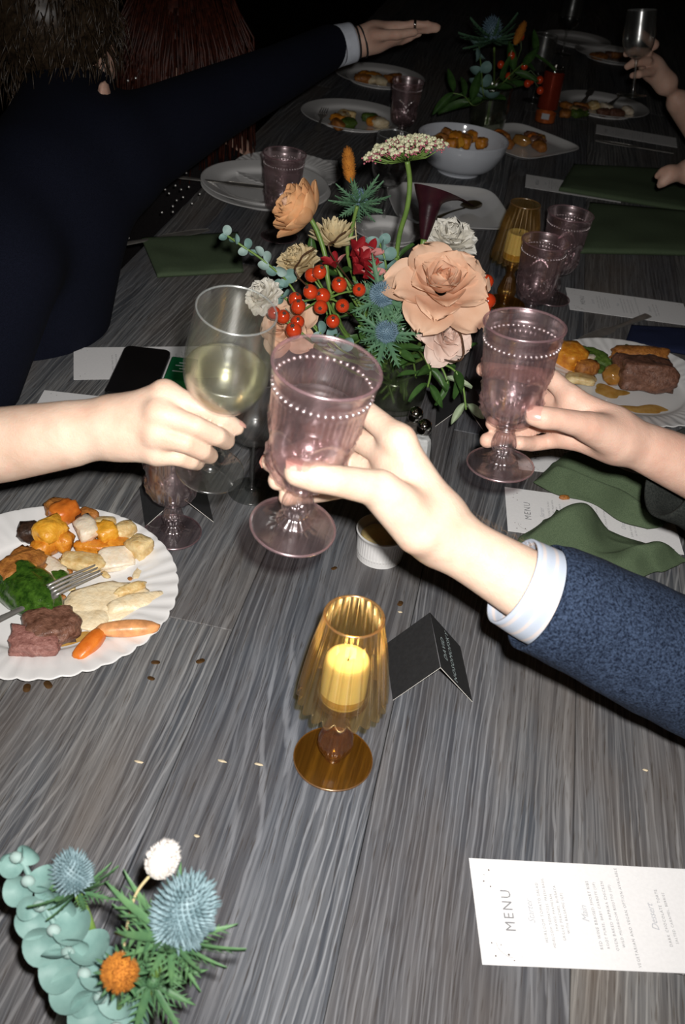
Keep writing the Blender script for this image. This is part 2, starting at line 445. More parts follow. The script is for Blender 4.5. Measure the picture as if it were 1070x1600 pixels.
G_AMBERS = glass('amber solid glass', (.93, .76, .40), .16, .030, (.95, .38, .07), .03, bump=.2, bscale=70, f0=.07, groughness=.2, satin=.02)
G_WATER = glass('water', (.985, .975, .975), .10, .006, (.95, .85, .85), .01, bump=.1, bscale=40, f0=.06, groughness=.2)
G_WINE = glass('white wine', (.985, .97, .82), .16, .055, (1.0, .95, .70), .01, bump=.25, bscale=50, f0=.10, groughness=.24, satin=.03)  # whitish diffuse share stands for the bright refraction in the wine
G_RED = glass('dark wine', (.25, .03, .04), .05, .03, (.08, .005, .01), .02)
G_VASE = glass('smoked vase glass', (.86, .88, .82), .10, .015, (.5, .55, .45), .02, bump=.3, bscale=50, f0=.07, groughness=.2)

# ------------------------------------------------------------------ setting
def struct(name, c, d, m):
    o = MB().box((0, 0, 0), d).build(name, m, None, False, Matrix.Translation(Vector(c))); o['kind'] = 'structure'; return o
struct('floor', (0, 3, -.05), (9, 12, .1), M_FLOOR)
struct('wall_back', (0, 9.05, 1.5), (9.2, .1, 3.0), M_WALL)
struct('wall_left', (-4.55, 3, 1.5), (.1, 12, 3.0), M_WALL)

# table: every board a part of its own
tb = thing('dining_table', 'long grey limed wooden banquet table made of wide planks', 'table', (0, 2.9, 0))
def plank(x0, x1, y0, y1):
    g = .0003; bv = .0008; th = .042
    hx = (x1 - x0) / 2 - g; hy = (y1 - y0) / 2 - g
    vs = []
    for (ix, zz) in ((0, -th), (0, -bv), (bv, 0)):
        vs += [(-hx + ix, -hy + ix, zz), (hx - ix, -hy + ix, zz), (hx - ix, hy - ix, zz), (-hx + ix, hy - ix, zz)]
    fs = [(3, 2, 1, 0), (8, 9, 10, 11)]
    for j in (0, 1):
        for i in range(4):
            k = (i + 1) % 4; fs.append((j * 4 + i, j * 4 + k, j * 4 + 4 + k, j * 4 + 4 + i))
    M = Matrix.Translation(V((x0 + x1) / 2, (y0 + y1) / 2 - 2.9, TZ))
    return MB().add(vs, fs).build('plank', M_WOOD, tb, False, M)
seams = [-.675, -.594, -.4005, -.207, -.0125, .181, .3745, .568, .65]
ends = [[.9, 3.1], [1.75, 3.9], [.7825, 2.55, 4.5], [1.9, 3.7], [1.299, 3.2, 4.9], [.5, 2.35, 4.2], [1.62, 3.4], [1.1, 2.9, 4.6]]
for i in range(8):
    ys = [-.35] + ends[i] + [6.2]
    for a, b in zip(ys[:-1], ys[1:]): plank(seams[i], seams[i + 1], a, b)
for sx in (-.55, .53):
    for sy in (-3.0, 0, 3.0):
        MB().box((sx, sy, (TZ - .05) / 2), (.09, .09, TZ - .05)).build('leg', M_WOODD, tb, False)
MB().box((-.60, 0, TZ - .09), (.03, 6.2, .09)).build('apron', M_WOODD, tb, False)
MB().box((.575, 0, TZ - .09), (.03, 6.2, .09)).build('apron', M_WOODD, tb, False)
# ------------------------------------------------------------------ glassware
def smooth(a, b, x):
    t = max(0, min(1, (x - a) / (b - a))); return t * t * (3 - 2 * t)
def interp(pts, n):
    """smooth profile through control points (r, z) by Catmull-Rom"""
    out = []; m = len(pts); seg = n // (m - 1) + 1
    for i in range(m - 1):
        p0, p1, p2, p3 = pts[max(i - 1, 0)], pts[i], pts[i + 1], pts[min(i + 2, m - 1)]
        for k in range(seg):
            t = k / seg
            out.append(tuple(.5 * (2 * p1[q] + (p2[q] - p0[q]) * t + (2 * p0[q] - 5 * p1[q] + 4 * p2[q] - p3[q]) * t * t + (3 * p1[q] - p0[q] - 3 * p2[q] + p3[q]) * t**3) for q in (0, 1)))
    out.append(pts[-1]); return [(max(r, 0), z) for r, z in out]
def goblet_bowl():
    """pressed pattern glass: bead band, fine ribs, swags, rosettes"""
    n = 240
    prof = interp([(.0085, .052), (.020, .055), (.0275, .063), (.0305, .078), (.0325, .098), (.0348, .118), (.0365, .138), (.0385, .152), (.0402, .1605)], 60)
    z0, z1 = .052, .1605
    def fn(j, a, r, z):
        t = (z - z0) / (z1 - z0); d = 0
        arch = .47 + .13 * abs(math.cos(3 * a))
        if t > arch and t < .80: d += .00065 * math.cos(48 * a) * smooth(0, .02, t - arch) * smooth(.80, .77, t)
        d += .0024 * math.exp(-((t - arch) / .018)**2)
        # rosettes under the swags
        for kk in range(6):
            da = (a - (kk + .5) * math.pi / 3 + math.pi) % (2 * math.pi) - math.pi
            u = da * r / .0135; v = (z - (.0905 if kk % 2 == 0 else .079)) / .0135
            q = math.hypot(u, v)
            if q < 1: d += .0032 * (.5 + .5 * math.cos(9 * math.atan2(v, u))) * smooth(1, .75, q) + .002 * math.exp(-(q / .2)**2)
        if t < .34: d += .0012 * math.cos(20 * a) * smooth(.02, .1, t) * smooth(.34, .24, t)
        d += .0009 * math.exp(-((t - .815) / .012)**2) + .0009 * math.exp(-((t - .895) / .012)**2)
        d += .0007 * math.exp(-((t - .992) / .012)**2)
        return d
    m = MB().lathe(prof, n, fn)
    inner = interp([(.0388, .1605), (.0355, .140), (.0330, .115), (.0305, .090), (.0275, .074), (.018, .062), (.0, .0595)], 16)
    m.lathe(inner, 96)
    return m
def goblet_beads():
    m = MB()
    for i in range(44):
        a = 2 * math.pi * i / 44
        m.ball((.0372 * math.cos(a), .0372 * math.sin(a), .1435), .0016, 2)
    return m
def goblet_stem():
    prof = interp([(.010, .0535), (.0085, .049), (.0105, .046), (.0085, .043), (.0108, .036), (.0128, .027), (.0108, .019), (.0085, .016), (.0125, .0125), (.0155, .0095), (.0130, .007)], 40)
    return MB().lathe(prof, 64, lambda j, a, r, z: .0006 * math.cos(16 * a) if z < .041 else 0, close='both')
def goblet_foot():
    return MB().lathe(interp([(.012, .0085), (.019, .0058), (.028, .0042), (.0345, .0036), (.0356, .0022), (.0348, .0006), (.030, .0), (.016, .0005), (.0, .001)], 24), 72,
                      lambda j, a, r, z: .0012 * math.cos(16 * a) if .013 < r < .02 else 0)
_gm = {}
def goblet(label, M, group='pink pressed-glass goblets', level=None, name='pressed_goblet'):
    if not _gm:
        _gm.update(rim=MB().lathe([(.0396 + .0013 * math.cos(q), .1605 + .0013 * math.sin(q)) for q in [k * math.pi / 4 for k in range(8)]], 72, close='loop').mesh('rim'), bowl=goblet_bowl().mesh('bowl'), beads=goblet_beads().mesh('beads'), foot_rim=MB().lathe([(.0350 + .0010 * math.cos(q), .0024 + .0012 * math.sin(q)) for q in [k * math.pi / 4 for k in range(8)]], 72, close='loop').mesh('foot_rim'), stem=goblet_stem().mesh('stem'), foot=goblet_foot().mesh('foot'))
    t = thing(name, label, 'goblet', (0, 0, 0), M, group)
    link_mesh('bowl', _gm['bowl'], G_PINK, t); link_mesh('rim', _gm['rim'], G_PRIM, t); link_mesh('beaded_band', _gm['beads'], G_BEAD, t)
    link_mesh('stem', _gm['stem'], G_PINKS, t); link_mesh('foot', _gm['foot'], G_PINKS, t); link_mesh('foot_rim', _gm['foot_rim'], G_PRIM, t)
    if level:
        rr = .0325 + .5 * (level - .115) * .12 - .0003
        pr = interp([(.0, .0600), (.0175, .0625), (.027, .0745), (.030, .090), (min(.0325, rr), .5 * (level + .1)), (rr + .0002, level)], 14)
        MB().lathe(pr + [(rr * .6, level - .0006), (0, level - .0006)], 64).build('drink', G_WATER, t)
    return t
_wm = {}
def wine_glass(label, M, level=None, liquid=None, s=1.0, group='stemmed wine glasses', name='wine_glass', bowl=1.0):
    """height .192, bowl .077 across, rim .070"""
    if not _wm:
        out = interp([(.0042, .082), (.012, .0855), (.026, .094), (.0355, .110), (.0388, .128), (.0382, .150), (.0362, .172), (.0348, .192)], 40)
        inn = [(r - .0013, z + (.0016 if r < .03 else 0)) for r, z in reversed(out)]
        m = MB().lathe(out + [(.0345, .1928), (.0338, .1925)] + inn[1:-6] + [(.0, .0868)], 64)
        _wm['bowl'] = m.mesh('bowl')
        _wm['rim'] = MB().lathe([(.0342 + .0009 * math.cos(q), .1922 + .0009 * math.sin(q)) for q in [k * math.pi / 4 for k in range(8)]], 64, close='loop').mesh('rim')
        _wm['stem'] = MB().lathe(interp([(.011, .0855), (.0060, .082), (.0040, .074), (.0036, .050), (.0038, .022), (.0055, .010), (.010, .0055)], 30), 24, close='both').mesh('stem')
        _wm['foot'] = MB().lathe(interp([(.009, .006), (.018, .0040), (.028, .0026), (.0325, .0020), (.0334, .0010), (.032, .0), (.015, .0003), (.0, .0008)], 20), 64).mesh('foot')
    t = thing(name, label, 'wine glass', (0, 0, 0), M, group)
    link_mesh('bowl', _wm['bowl'], G_CLEAR, t); link_mesh('rim', _wm['rim'], G_RIM, t)
    link_mesh('stem', _wm['stem'], G_STEM, t); link_mesh('foot', _wm['foot'], G_STEM, t)
    if level:
        out = [(r, z) for r, z in interp([(.0, .0875), (.012, .0875), (.0245, .0958), (.0340, .111), (.0372, .128), (.0368, .150)], 30) if z < level]
        rr = out[-1][0]
        MB().lathe(out + [(rr, level), (rr * .93, level - .0008), (rr * .5, level - .001), (0, level - .001)], 64).build('wine', liquid, t)
    return t
def stand(px, py, s=1.0, rz=0.0): return Matrix.Translation(T(px, py, .0005)) @ Matrix.Rotation(rz, 4, 'Z') @ Matrix.Scale(s, 4)
def held(base, rim, L):
    z = (rim - base); return Matrix.Translation(base) @ basis(z, Vector((0, 1, 0))) @ Matrix.Scale(z.length / L, 4)

goblet('pale pink pressed-glass goblet of water in the central hand with the blue tweed sleeve', held(U(457, 825, .793), U(511, 573, .690), .1605), level=.122)
goblet('pale pink pressed-glass goblet held up by the bare arm over the green napkins', held(U(781, 728, .994), U(820, 507, .908), .1605), level=.098)
goblet('pale pink goblet standing beside the scalloped dinner plate under the raised wine glass', stand(270, 833), level=.11)
goblet('nearer of two pink goblets standing behind the raised goblet by the menu card', stand(821, 514, 1.04, .5), level=.10)
goblet('farther of two pink goblets standing in front of the dark green napkin', stand(859, 467, 1.06, .3))
goblet('smoky pink goblet standing behind the apricot ranunculus by the plate stack', stand(436, 371, 1.06, .4), level=.09)
goblet('smoky pink goblet standing among the far plates near the reaching hand', stand(624, 229, 1.02, .2))
wine_glass('white wine glass in the hand of the bare arm reaching over the dinner plate', held(U(328, 734, .925), U(370, 484, .795), .1925), .128, G_WINE)
wine_glass('empty stemmed wine glass standing behind the raised glasses, left of the central hand', stand(393, 768, .93), name='wine_glass')
wine_glass('dark wine glass standing behind the orange bunny tail and the lace flower', stand(598, 352, 1.0), .125, G_RED)
wine_glass('wine glass lifted by the far hand at the dark end of the table', held(U(988, 150, 2.10), U(1003, 15, 2.02), .1925))
wine_glass('wine glass standing in the dark between the red can and the far plates', stand(832, 158, 1.0))
wine_glass('wine glass at the dark far end behind the distant flowers', stand(878, 85, 1.0), .125, G_RED)
# ------------------------------------------------------------------ amber candle holders
def candle_holder(label, clabel, M, s=1.0):
    t = thing('candle_holder', label, 'candle holder', (0, 0, 0), M, 'amber glass candle holders')
    MB().lathe(interp([(.0, .0055), (.010, .0055), (.022, .0044), (.034, .0038), (.0385, .0036), (.0396, .0024), (.0388, .0006), (.034, 0), (.0, .0005)], 30), 80).build('base', G_AMBERS, t)
    MB().lathe([(.0391 + .0007 * math.cos(q), .0026 + .0010 * math.sin(q)) for q in [k * math.pi / 4 for k in range(8)]], 80, close='loop').build('base_rim_glint', G_ARIM, t)  # added ring: the highlight round the base edge, as paler amber
    MB().lathe(interp([(.0085, .0045), (.0095, .010), (.0160, .022), (.0168, .032), (.0125, .048), (.0082, .062), (.0088, .070), (.0150, .082), (.0230, .089), (.0245, .0905)], 50), 80,
               lambda j, a, r, z: .0005 * math.cos(20 * a) if .014 < z < .06 else 0, close='both').build('stem', G_AMBERS, t)
    MB().lathe(interp([(.0, .0915), (.018, .092), (.0235, .096), (.0245, .106), (.0238, .1065), (.0225, .098), (.017, .0945), (0, .094)], 20), 64).build('cup', G_AMBER, t)
    nf = 20
    prof = interp([(.0415, .094), (.0405, .106), (.0372, .130), (.0330, .158), (.0295, .178), (.0272, .1925), (.0268, .1955)], 36)
    inn = [(r - .0022, z) for r, z in reversed(prof)]
    def fl_(j, a, r, z):
        k = smooth(.197, .15, z)
        return (abs(math.sin(nf * a / 2)) - .6) * (.0042 * k + .0008)
    def zf(j, a, r, z): return -.0035 * abs(math.sin(nf * a / 2)) * smooth(.112, .094, z)
    sh = MB().lathe(prof + inn, 240, fl_, close='loop', zfn=zf).build('shade', G_AMBER, t)
    MB().lathe([(.0262 + .0013 * math.cos(q), .1955 + .0012 * math.sin(q)) for q in [k * math.pi / 4 for k in range(8)]], 80, close='loop').build('shade_rim', G_ARIM, t)
    c = thing('votive_candle', clabel, 'candle', (0, 0, 0), M @ Matrix.Translation(V(0, 0, .0945)), 'ivory votive candles')
    MB().lathe(interp([(0, 0), (.0185, 0), (.0212, .002), (.0215, .03), (.0208, .045), (.018, .0485), (.010, .0465), (0, .046)], 24), 40).build('wax', M_WAX, c)
    MB().tube([(0, 0, .043), (.0006, 0, .049), (.0016, .0004, .0525)], .0008, 6).build('wick', M_BLACKP, c)
    return t
def flame(c, power):
    """the small flame of a lit candle and its light"""
    t_ = NT('candle flame'); fm_ = t_.end(t_.n('ShaderNodeEmission', {'Color': (1, .62, .22, 1), 'Strength': 3.0}).outputs[0])
    MB().lathe(interp([(0, .0515), (.0012, .0530), (.0014, .0550), (.0008, .0580), (0, .0600)], 12), 12, M=Matrix.Translation(V(.0014, .0004, 0))).build('flame', fm_, c)
    l = bpy.data.lights.new('candle_light', 'POINT'); l.energy = power; l.color = (1, .68, .30); l.shadow_soft_size = .006
    o = bpy.data.objects.new('candle_light', l); COL.objects.link(o); o.parent = c; o.location = (.0015, .0004, .062)
nearM = stand(520, 1187, 1.0)
candle_holder('amber fluted-glass candle holder standing alone at the near middle of the table', 'ivory candle glowing inside the near amber candle holder', nearM)
flame([o for o in bpy.data.objects if o.name == 'votive_candle'][0], .055)
candle_holder('amber fluted-glass candle holder standing behind the big peach rose', 'ivory candle inside the amber holder behind the rose', stand(787, 476, 1.0, .1))
# ------------------------------------------------------------------ menus
def text_mesh(items):
    """items: (string, size, x, y_centre, shear, spacing) laid out in a card frame: +y is the reading direction, -x is up"""
    out = MB()
    for s, size, x, yc, shear, sp in items:
        cu = bpy.data.curves.new('t', 'FONT'); cu.body = s; cu.size = size; cu.align_x = 'CENTER'; cu.shear = shear
        cu.space_character = sp; cu.resolution_u = 2
        o = bpy.data.objects.new('t', cu); COL.objects.link(o)
        dg = bpy.context.evaluated_depsgraph_get(); me = bpy.data.meshes.new_from_object(o.evaluated_get(dg))
        vs = [(x - v.co.y, yc + v.co.x, .0) for v in me.vertices]
        fs = [tuple(p.vertices) for p in me.polygons]
        out.add(vs, fs)
        bpy.data.objects.remove(o); bpy.data.curves.remove(cu); bpy.data.meshes.remove(me)
    return out
ML, MWID = .235, .101
_menu = {}
def menu(label, A, B, flip=False, group='white menu cards', h=.0006, right=1):
    """A far corner, B near corner of one short edge; the card lies to +x side of it"""
    A = Vector(A); B = Vector(B); y = (A - B); y.z = 0; y.normalize(); x = Vector((y.y, -y.x, 0)) * right
    mid = (A + B) / 2; c = mid + x * ML / 2; c.z = TZ + h
    if flip: x = -x; y = -y
    zz = x.cross(y)
    if zz.z < 0: y = -y
    M = Matrix(((x.x, y.x, 0, c.x), (x.y, y.y, 0, c.y), (0, 0, 1, c.z), (0, 0, 0, 1)))
    if not _menu:
        _menu['sheet'] = MB().box((0, 0, .0003), (ML, MWID, .0006)).mesh('sheet', False)
        e = -ML / 2
        L = [('MENU', .0128, e + .0335, 0, 0, 1.25)]
        S = [('Starter', .0085, e + .052, .0), ('Main', .0085, e + .101, .0), ('Dessert', .0085, e + .163, .0)]
        body = [(.0605, 'HEIRLOOM TOMATO SALAD'), (.0665, 'HEIRLOOM TOMATOES, FRESH BASIL'), (.0715, 'SHAVED PARMESAN'), (.0765, 'GRILLED PEACHES, BURRATA'), (.0815, 'WITH BALSAMIC (GF)'),
                (.108, 'RED WINE BRAISED SHORT RIBS'), (.114, 'ROOT PUREE, BABY CARROTS (GF)'), (.122, 'OVEN BAKED PAPRIKA CHICKEN'), (.128, 'WILD MUSHROOM RISOTTO (GF)'), (.138, 'VEGETARIAN AND VEGAN OPTION AVAILABLE'),
                (.171, 'DARK CHOCOLATE TORTE'), (.177, 'SALTED CARAMEL, BERRIES')]
        _menu['title'] = text_mesh(L).mesh('title', False)
        _menu['head'] = [text_mesh([(s, z, x_, y_, .35, .95)]).mesh('heading', False) for s, z, x_, y_ in S]
        _menu['body'] = [text_mesh([(s, .0037 if i in (0, 5, 7, 9, 10) else .0033, e + x_, 0, 0, 1.25)]).mesh('line', False) for i, (x_, s) in enumerate(body)]
        d = MB()
        for (a, b, r) in [(.017, .039, .0008), (.011, .0275, .0007), (.0165, .0225, .0007), (.012, .034, .0004), (.0105, -.031, .0007), (.024, -.041, .0009), (.0125, -.0425, .0008), (.0185, -.0325, .0005), (.028, -.046, .0006), (.035, -.0425, .0003),
                          (.225, .041, .0007), (.218, .034, .0006), (.223, -.043, .0007), (.214, -.040, .0005)]:
            d.lathe([(r, 0), (0, .0)], 10, M=Matrix.Translation(V(e + a, b, 0)))
        arc = [V(e + .0145 + .016 * (1 - math.cos(q)), -.030 - .014 * math.sin(q), 0) for q in [k * .15 for k in range(10)]]
        d.tube(arc, .00012, 4)
        _menu['dots'] = d.mesh('dots', False)
    t = thing('menu_card', label, 'menu', (0, 0, 0), M, group)
    link_mesh('sheet', _menu['sheet'], M_PAPER, t)
    up = Matrix.Translation(V(0, 0, .00075))
    link_mesh('title_lettering', _menu['title'], M_INK, t, up)
    for q in _menu['head']: link_mesh('heading_lettering', q, M_INKL, t, up)
    for q in _menu['body']: link_mesh('text_line', q, M_INK, t, up)
    link_mesh('printed_dots', _menu['dots'], M_DOT, t, up)
    return t
menu('white menu card lying alone at the near right corner, reading MENU', T(732, 1342), T(753, 1508))
menu('white menu card under the two crumpled green napkins', T(788, 762), T(793, 830))
menu('white menu card behind the raised goblet, beyond the plate of meat', T(883, 449), T(890, 485))
menu('white menu card beneath the dark phone on the left', T(115, 545), T(115, 593), True)
menu('white menu card half hidden under the bare arm, nearest the phone', T(76, 599), T(30, 680), True, h=.0004)
menu('white menu card behind the smoky goblet on the far left', T(378, 239), T(377, 262), True)
menu('white menu card beside the far green napkin, past the amber holder', T(822, 273), T(820, 293))
menu('white menu card in the dark at the far right edge', T(932, 194), T(930, 210))
menu('white card on the table beneath the wrist holding the right goblet', T(800, 668), T(812, 742), h=.0004)

# ------------------------------------------------------------------ place cards
def place_card(label, nl, nr, fl, fold_h, lines=None):
    nl, nr, fl = Vector(nl), Vector(nr), Vector(fl)
    y = (fl - nl); y.z = 0; Ly = y.length; y.normalize()
    x = (nr - nl); x.z = 0; x -= y * x.dot(y); w = x.length; x.normalize()
    M = Matrix(((x.x, y.x, 0, nl.x), (x.y, y.y, 0, nl.y), (0, 0, 1, TZ + .0006), (0, 0, 0, 1)))
    t = thing('place_card', label, 'place card', (0, 0, 0), M, 'folded black place cards')
    th = .0006
    sl = math.hypot(w / 2, fold_h)
    nx, nz = fold_h / sl, (w / 2) / sl
    P = [(0, 0), (w / 2, fold_h), (w, 0)]; Q = [(-nx * th, nz * th), (w / 2, fold_h + th / nz), (w + nx * th, nz * th)]
    vs = [(a, 0, b) for a, b in P] + [(a, 0, b) for a, b in Q] + [(a, Ly, b) for a, b in P] + [(a, Ly, b) for a, b in Q]
    MB().add(vs, [(3, 4, 10, 9), (4, 5, 11, 10), (0, 6, 7, 1), (1, 7, 8, 2)]).build('leaf', M_BLACKP, t, False)
    MB().add(vs, [(0, 1, 4, 3), (1, 2, 5, 4), (6, 9, 10, 7), (7, 10, 11, 8), (0, 3, 9, 6), (2, 8, 11, 5)]).build('cut_edge', M_EDGE, t, False)
    MB().tube([(w / 2, .0003, fold_h + th / nz), (w / 2, Ly - .0003, fold_h + th / nz)], .0003, 6).build('crease', mat('crease', (.16, .16, .17), .8), t)
    if lines:
        m = text_mesh([(s, z, u, 0, 0, 1.1) for s, z, u in lines])
        ang = math.atan2(fold_h, w / 2)
        # local frame on the right-hand leaf: x runs down the slope from the fold
        ex = V(w / 2, 0, -fold_h).normalized(); ez = V(nx, 0, nz)
        F = Matrix(((ex.x, 0, ez.x, w / 2 + ez.x * .0009), (0, 1, 0, Ly / 2), (ex.z, 0, ez.z, fold_h + ez.z * .0009), (0, 0, 0, 1)))
        m.build('lettering', M_FOIL, t, False, F)
    return t
place_card('folded black place card with silver name standing beside the near amber holder', T(614, 1095), T(738, 1101), T(602, 1008), .051, [('DAVID', .0105, .021), ('NOSOMOFSKY', .0105, .036)])
place_card('folded black place card under the trailing leaves of the bouquet', T(680, 667), T(758, 665), T(683, 622), .045)
place_card('folded black place card behind the goblet beside the dinner plate', T(227, 824), T(334, 820), T(218, 762), .045)

# ------------------------------------------------------------------ ramekin of butter, shakers, phone, packet
ramM = Matrix.Translation(T(592, 866))
rk = thing('ramekin', 'white ribbed ramekin half hidden behind the central wrist', 'ramekin', (0, 0, 0), ramM)
MB().lathe(interp([(0, .0), (.026, .0), (.029, .003), (.0305, .030), (.033, .0385), (.0325, .0400), (.0305, .0385), (.0285, .020), (.0275, .006), (0, .005)], 40), 144,
           lambda j, a, r, z: .0005 * math.cos(48 * a) if r > .027 and .004 < z < .034 and j < 24 else 0).build('dish', M_CERAM, rk)
bt = thing('butter_pat', 'pat of yellow butter inside the white ramekin', 'butter', (0, 0, 0), ramM @ Matrix.Translation(V(-.003, 0, .0105)))
MB().ball((0, 0, .013), .024, 3, sc=(1, .9, .7), fn=lambda p: 1 + .12 * mnoise.noise(p * 2.3)).build('butter', mat('butter', (.80, .62, .28), .45, .12, 60, sss=.2), bt)
def shaker(label, px, py, top, fill):
    t = thing('salt_shaker', label, 'shaker', T(px, py), None, 'small glass shakers')
    MB().lathe(interp([(0, 0), (.0165, .0), (.0185, .002), (.0165, .02), (.0125, .045), (.0105, .048), (0, .048)], 20), 8, close='both').build('body', G_CLEAR, t, False)
    MB().lathe(interp([(0, .003), (.0145, .003), (.0148, .006), (.012, .036), (0, .037)], 12), 8).build('filling', fill, t, False)
    MB().lathe(interp([(.0108, .047), (.0112, .053), (.0098, .0605), (.005, .0655), (0, .067)], 18), 32, close='bottom').build('cap', M_CHROME, t)
    return t
M_PEP = mat('ground pepper', (.10, .08, .065), .9, .3, 400)
shaker('chrome-capped glass salt shaker nearer of the two beside the central hand', 654, 717, 0, M_SALT)
shaker('chrome-capped glass pepper shaker farther of the two beside the central hand', 641, 697, 0, M_PEP)

def slab(name, mtx, lx, ly, lz, r, m, parent, seg=5):
    """rounded rectangle slab, bottom at z=0"""
    ring = []
    for cx, cy, a0 in ((lx / 2 - r, ly / 2 - r, 0), (-lx / 2 + r, ly / 2 - r, 90), (-lx / 2 + r, -ly / 2 + r, 180), (lx / 2 - r, -ly / 2 + r, 270)):
        for k in range(seg + 1):
            a = R_(a0 + 90 * k / seg); ring.append((cx + r * math.cos(a), cy + r * math.sin(a)))
    n = len(ring); e = min(.0012, lz * .3)
    lv = [(1 - e / lx * 2, 0), (1, e), (1, lz - e), (1 - e / lx * 2, lz)]
    vs = [(x * s, y * s, z) for s, z in lv for x, y in ring]
    fs = [tuple(range(n - 1, -1, -1)), tuple(3 * n + i for i in range(n))]
    for j in range(3):
        for i in range(n): k = (i + 1) % n; fs.append((j * n + i, j * n + k, (j + 1) * n + k, (j + 1) * n + i))
    return MB().add(vs, fs).build(name, m, parent, False, mtx)
def frame_from(a, b, z):      # x along a->b on the table
    x = Vector(b) - Vector(a); x.z = 0; x.normalize(); y = V(-x.y, x.x, 0); return x, y
pa, pb, pc_ = T(196, 548), T(266, 554), T(165, 614)
yy = (pa - pc_); yy.z = 0; yy.normalize(); xx = V(yy.y, -yy.x, 0)
pcn = pa + xx * .037 - yy * .074; pcn.z = TZ + .0016
ph = thing('phone', 'dark glossy mobile phone lying face up on the menu card', 'phone', (0, 0, 0), Matrix(((xx.x, yy.x, 0, pcn.x), (xx.y, yy.y, 0, pcn.y), (0, 0, 1, pcn.z), (0, 0, 0, 1))))
slab('case', Matrix(), .074, .150, .0085, .011, M_PHONEF, ph)
slab('screen', Matrix.Translation(V(0, 0, .0085)), .071, .147, .0006, .010, M_PHONE, ph)
gp = T(283, 590); gpM = Matrix.Translation(gp + V(0, 0, .0016)) @ Matrix.Rotation(math.atan2(yy.y, yy.x) - math.pi / 2, 4, 'Z')
gk = thing('foil_packet', 'small green packet beside the phone, behind the wine glass', 'packet', (0, 0, 0), gpM)
slab('box', Matrix(), .042, .075, .014, .003, M_GPACK, gk, 3)
m = MB()
for k in range(4): m.box((.002 - .006 * (k % 2), .018 - .009 * k, .01425), (.016 - .003 * (k % 3), .0022, .0003))
m.build('printed_marks', M_FOIL, gk, False)

# ------------------------------------------------------------------ plates
_pl = {}
def plate_mesh(R=.145, kind='scallop'):
    key = (R, kind)
    if key in _pl: return _pl[key]
    k = R / .145
    if kind == 'scallop':
        prof = interp([(0, .0045), (.06, .0045), (.088, .0052), (.098, .0095), (.112, .0135), (.130, .0170), (.1435, .0195), (.145, .0188), (.1435, .0172), (.128, .0138), (.108, .0095), (.096, .0040), (.085, .0), (.078, .0), (.074, .0018), (0, .0018)], 60)
        def fn(j, a, r, z):
            q = smooth(.115, .143, r); d = abs(math.sin(21 * a)); return q * .0026 * (d**.6 - .7)
        def zf(j, a, r, z):
            q = smooth(.10, .143, r); return .0012 * q * math.cos(42 * a) * .5 + .0006 * smooth(.1, .11, r) * math.cos(56 * a) * (1 - q)
        m = MB().lathe([(r * k, z) for r, z in prof], 224, (lambda j, a, r, z: k * fn(j, a, r / k, z)), zfn=lambda j, a, r, z: zf(j, a, r / k, z))
    elif kind == 'round':
        prof = interp([(0, .004), (.08, .004), (.098, .006), (.112, .014), (.140, .020), (.145, .0205), (.1445, .0188), (.114, .011), (.098, .002), (.09, 0), (0, .001)], 40)
        m = MB().lathe([(r * k, z) for r, z in prof], 96)
    else:   # square with soft corners
        prof = interp([(0, .004), (.07, .004), (.095, .0045), (.110, .009), (.125, .016), (.128, .0165), (.127, .0148), (.11, .006), (.09, 0), (0, 0)], 40)
        def fn(j, a, r, z):
            s = (abs(math.cos(a))**6 + abs(math.sin(a))**6)**(-1 / 6.); return r * (s - 1) * .92
        m = MB().lathe([(r * k, z) for r, z in prof], 120, fn)
    _pl[key] = m.mesh('dish'); return _pl[key]
def plate(label, c, R=.145, kind='scallop', h=0, rz=0, m=None, group='white plates', name='dinner_plate'):
    o = link_mesh(name, plate_mesh(R, kind), m or M_CERAM, None, Matrix.Translation(V(c.x, c.y, TZ + h + .0004)) @ Matrix.Rotation(rz, 4, 'Z'))
    return tag(o, label, 'plate', group)
PLc = V(-.420, .772, 0); plate('white scalloped dinner plate of half-eaten food at the left edge', PLc)
PRc = T(985, 592, .02); plate('white scalloped dinner plate with a chunk of braised meat, right', PRc)
P3 = T(395, 283, .02)
plate('lower white plate of the far left stack beside the smoky goblet', T(415, 305), .142, 'round', 0, 0)
plate('middle white plate of the far left stack', T(413, 303), .140, 'round', .0085, 0)
plate('scalloped white plate behind the far left stack, with crumbs', T(448, 277), .125, 'scallop', 0, .1)
plate('soft-square white plate with a used spoon behind the dark calla lily', T(698, 331), .15, 'square', 0, .3)
plate('white plate with leftovers and a fork on the far left side', T(552, 190), .145, 'round', 0, 0)
plate('white plate of leftovers in the dark behind the far fork', T(592, 127), .14, 'round', 0, 0)
plate('white plate of leftovers with cutlery at the dark far right', T(938, 172), .145, 'round', 0, 0)
plate('white plate farthest up the table near the lifted far glass', T(955, 92), .14, 'round', 0, 0)
plate('white platter of roast vegetables beside the white bowl', T(812, 228), .145, 'square', 0, .9)
plate('small white saucer behind the calla and the cream bloom', T(605, 372), .075, 'round', 0, 0)
plate('white plate far away in the dark, nearest the top edge', T(900, 68), .13, 'round', 0, 0)

# white serving bowl
bw = thing('serving_bowl', 'glossy white serving bowl of roasted squash cubes', 'bowl', T(715, 268), None)
MB().lathe(interp([(0, .006), (.045, .008), (.080, .030), (.1005, .060), (.1085, .085), (.1105, .0855), (.1115, .083), (.104, .055), (.083, .022), (.055, .007), (.052, .0), (.047, 0), (.045, .004), (0, .004)], 60), 96,
           lambda j, a, r, z: .0008 * math.exp(-((z - .066) / .0012)**2)).build('body', M_CERAM2, bw)
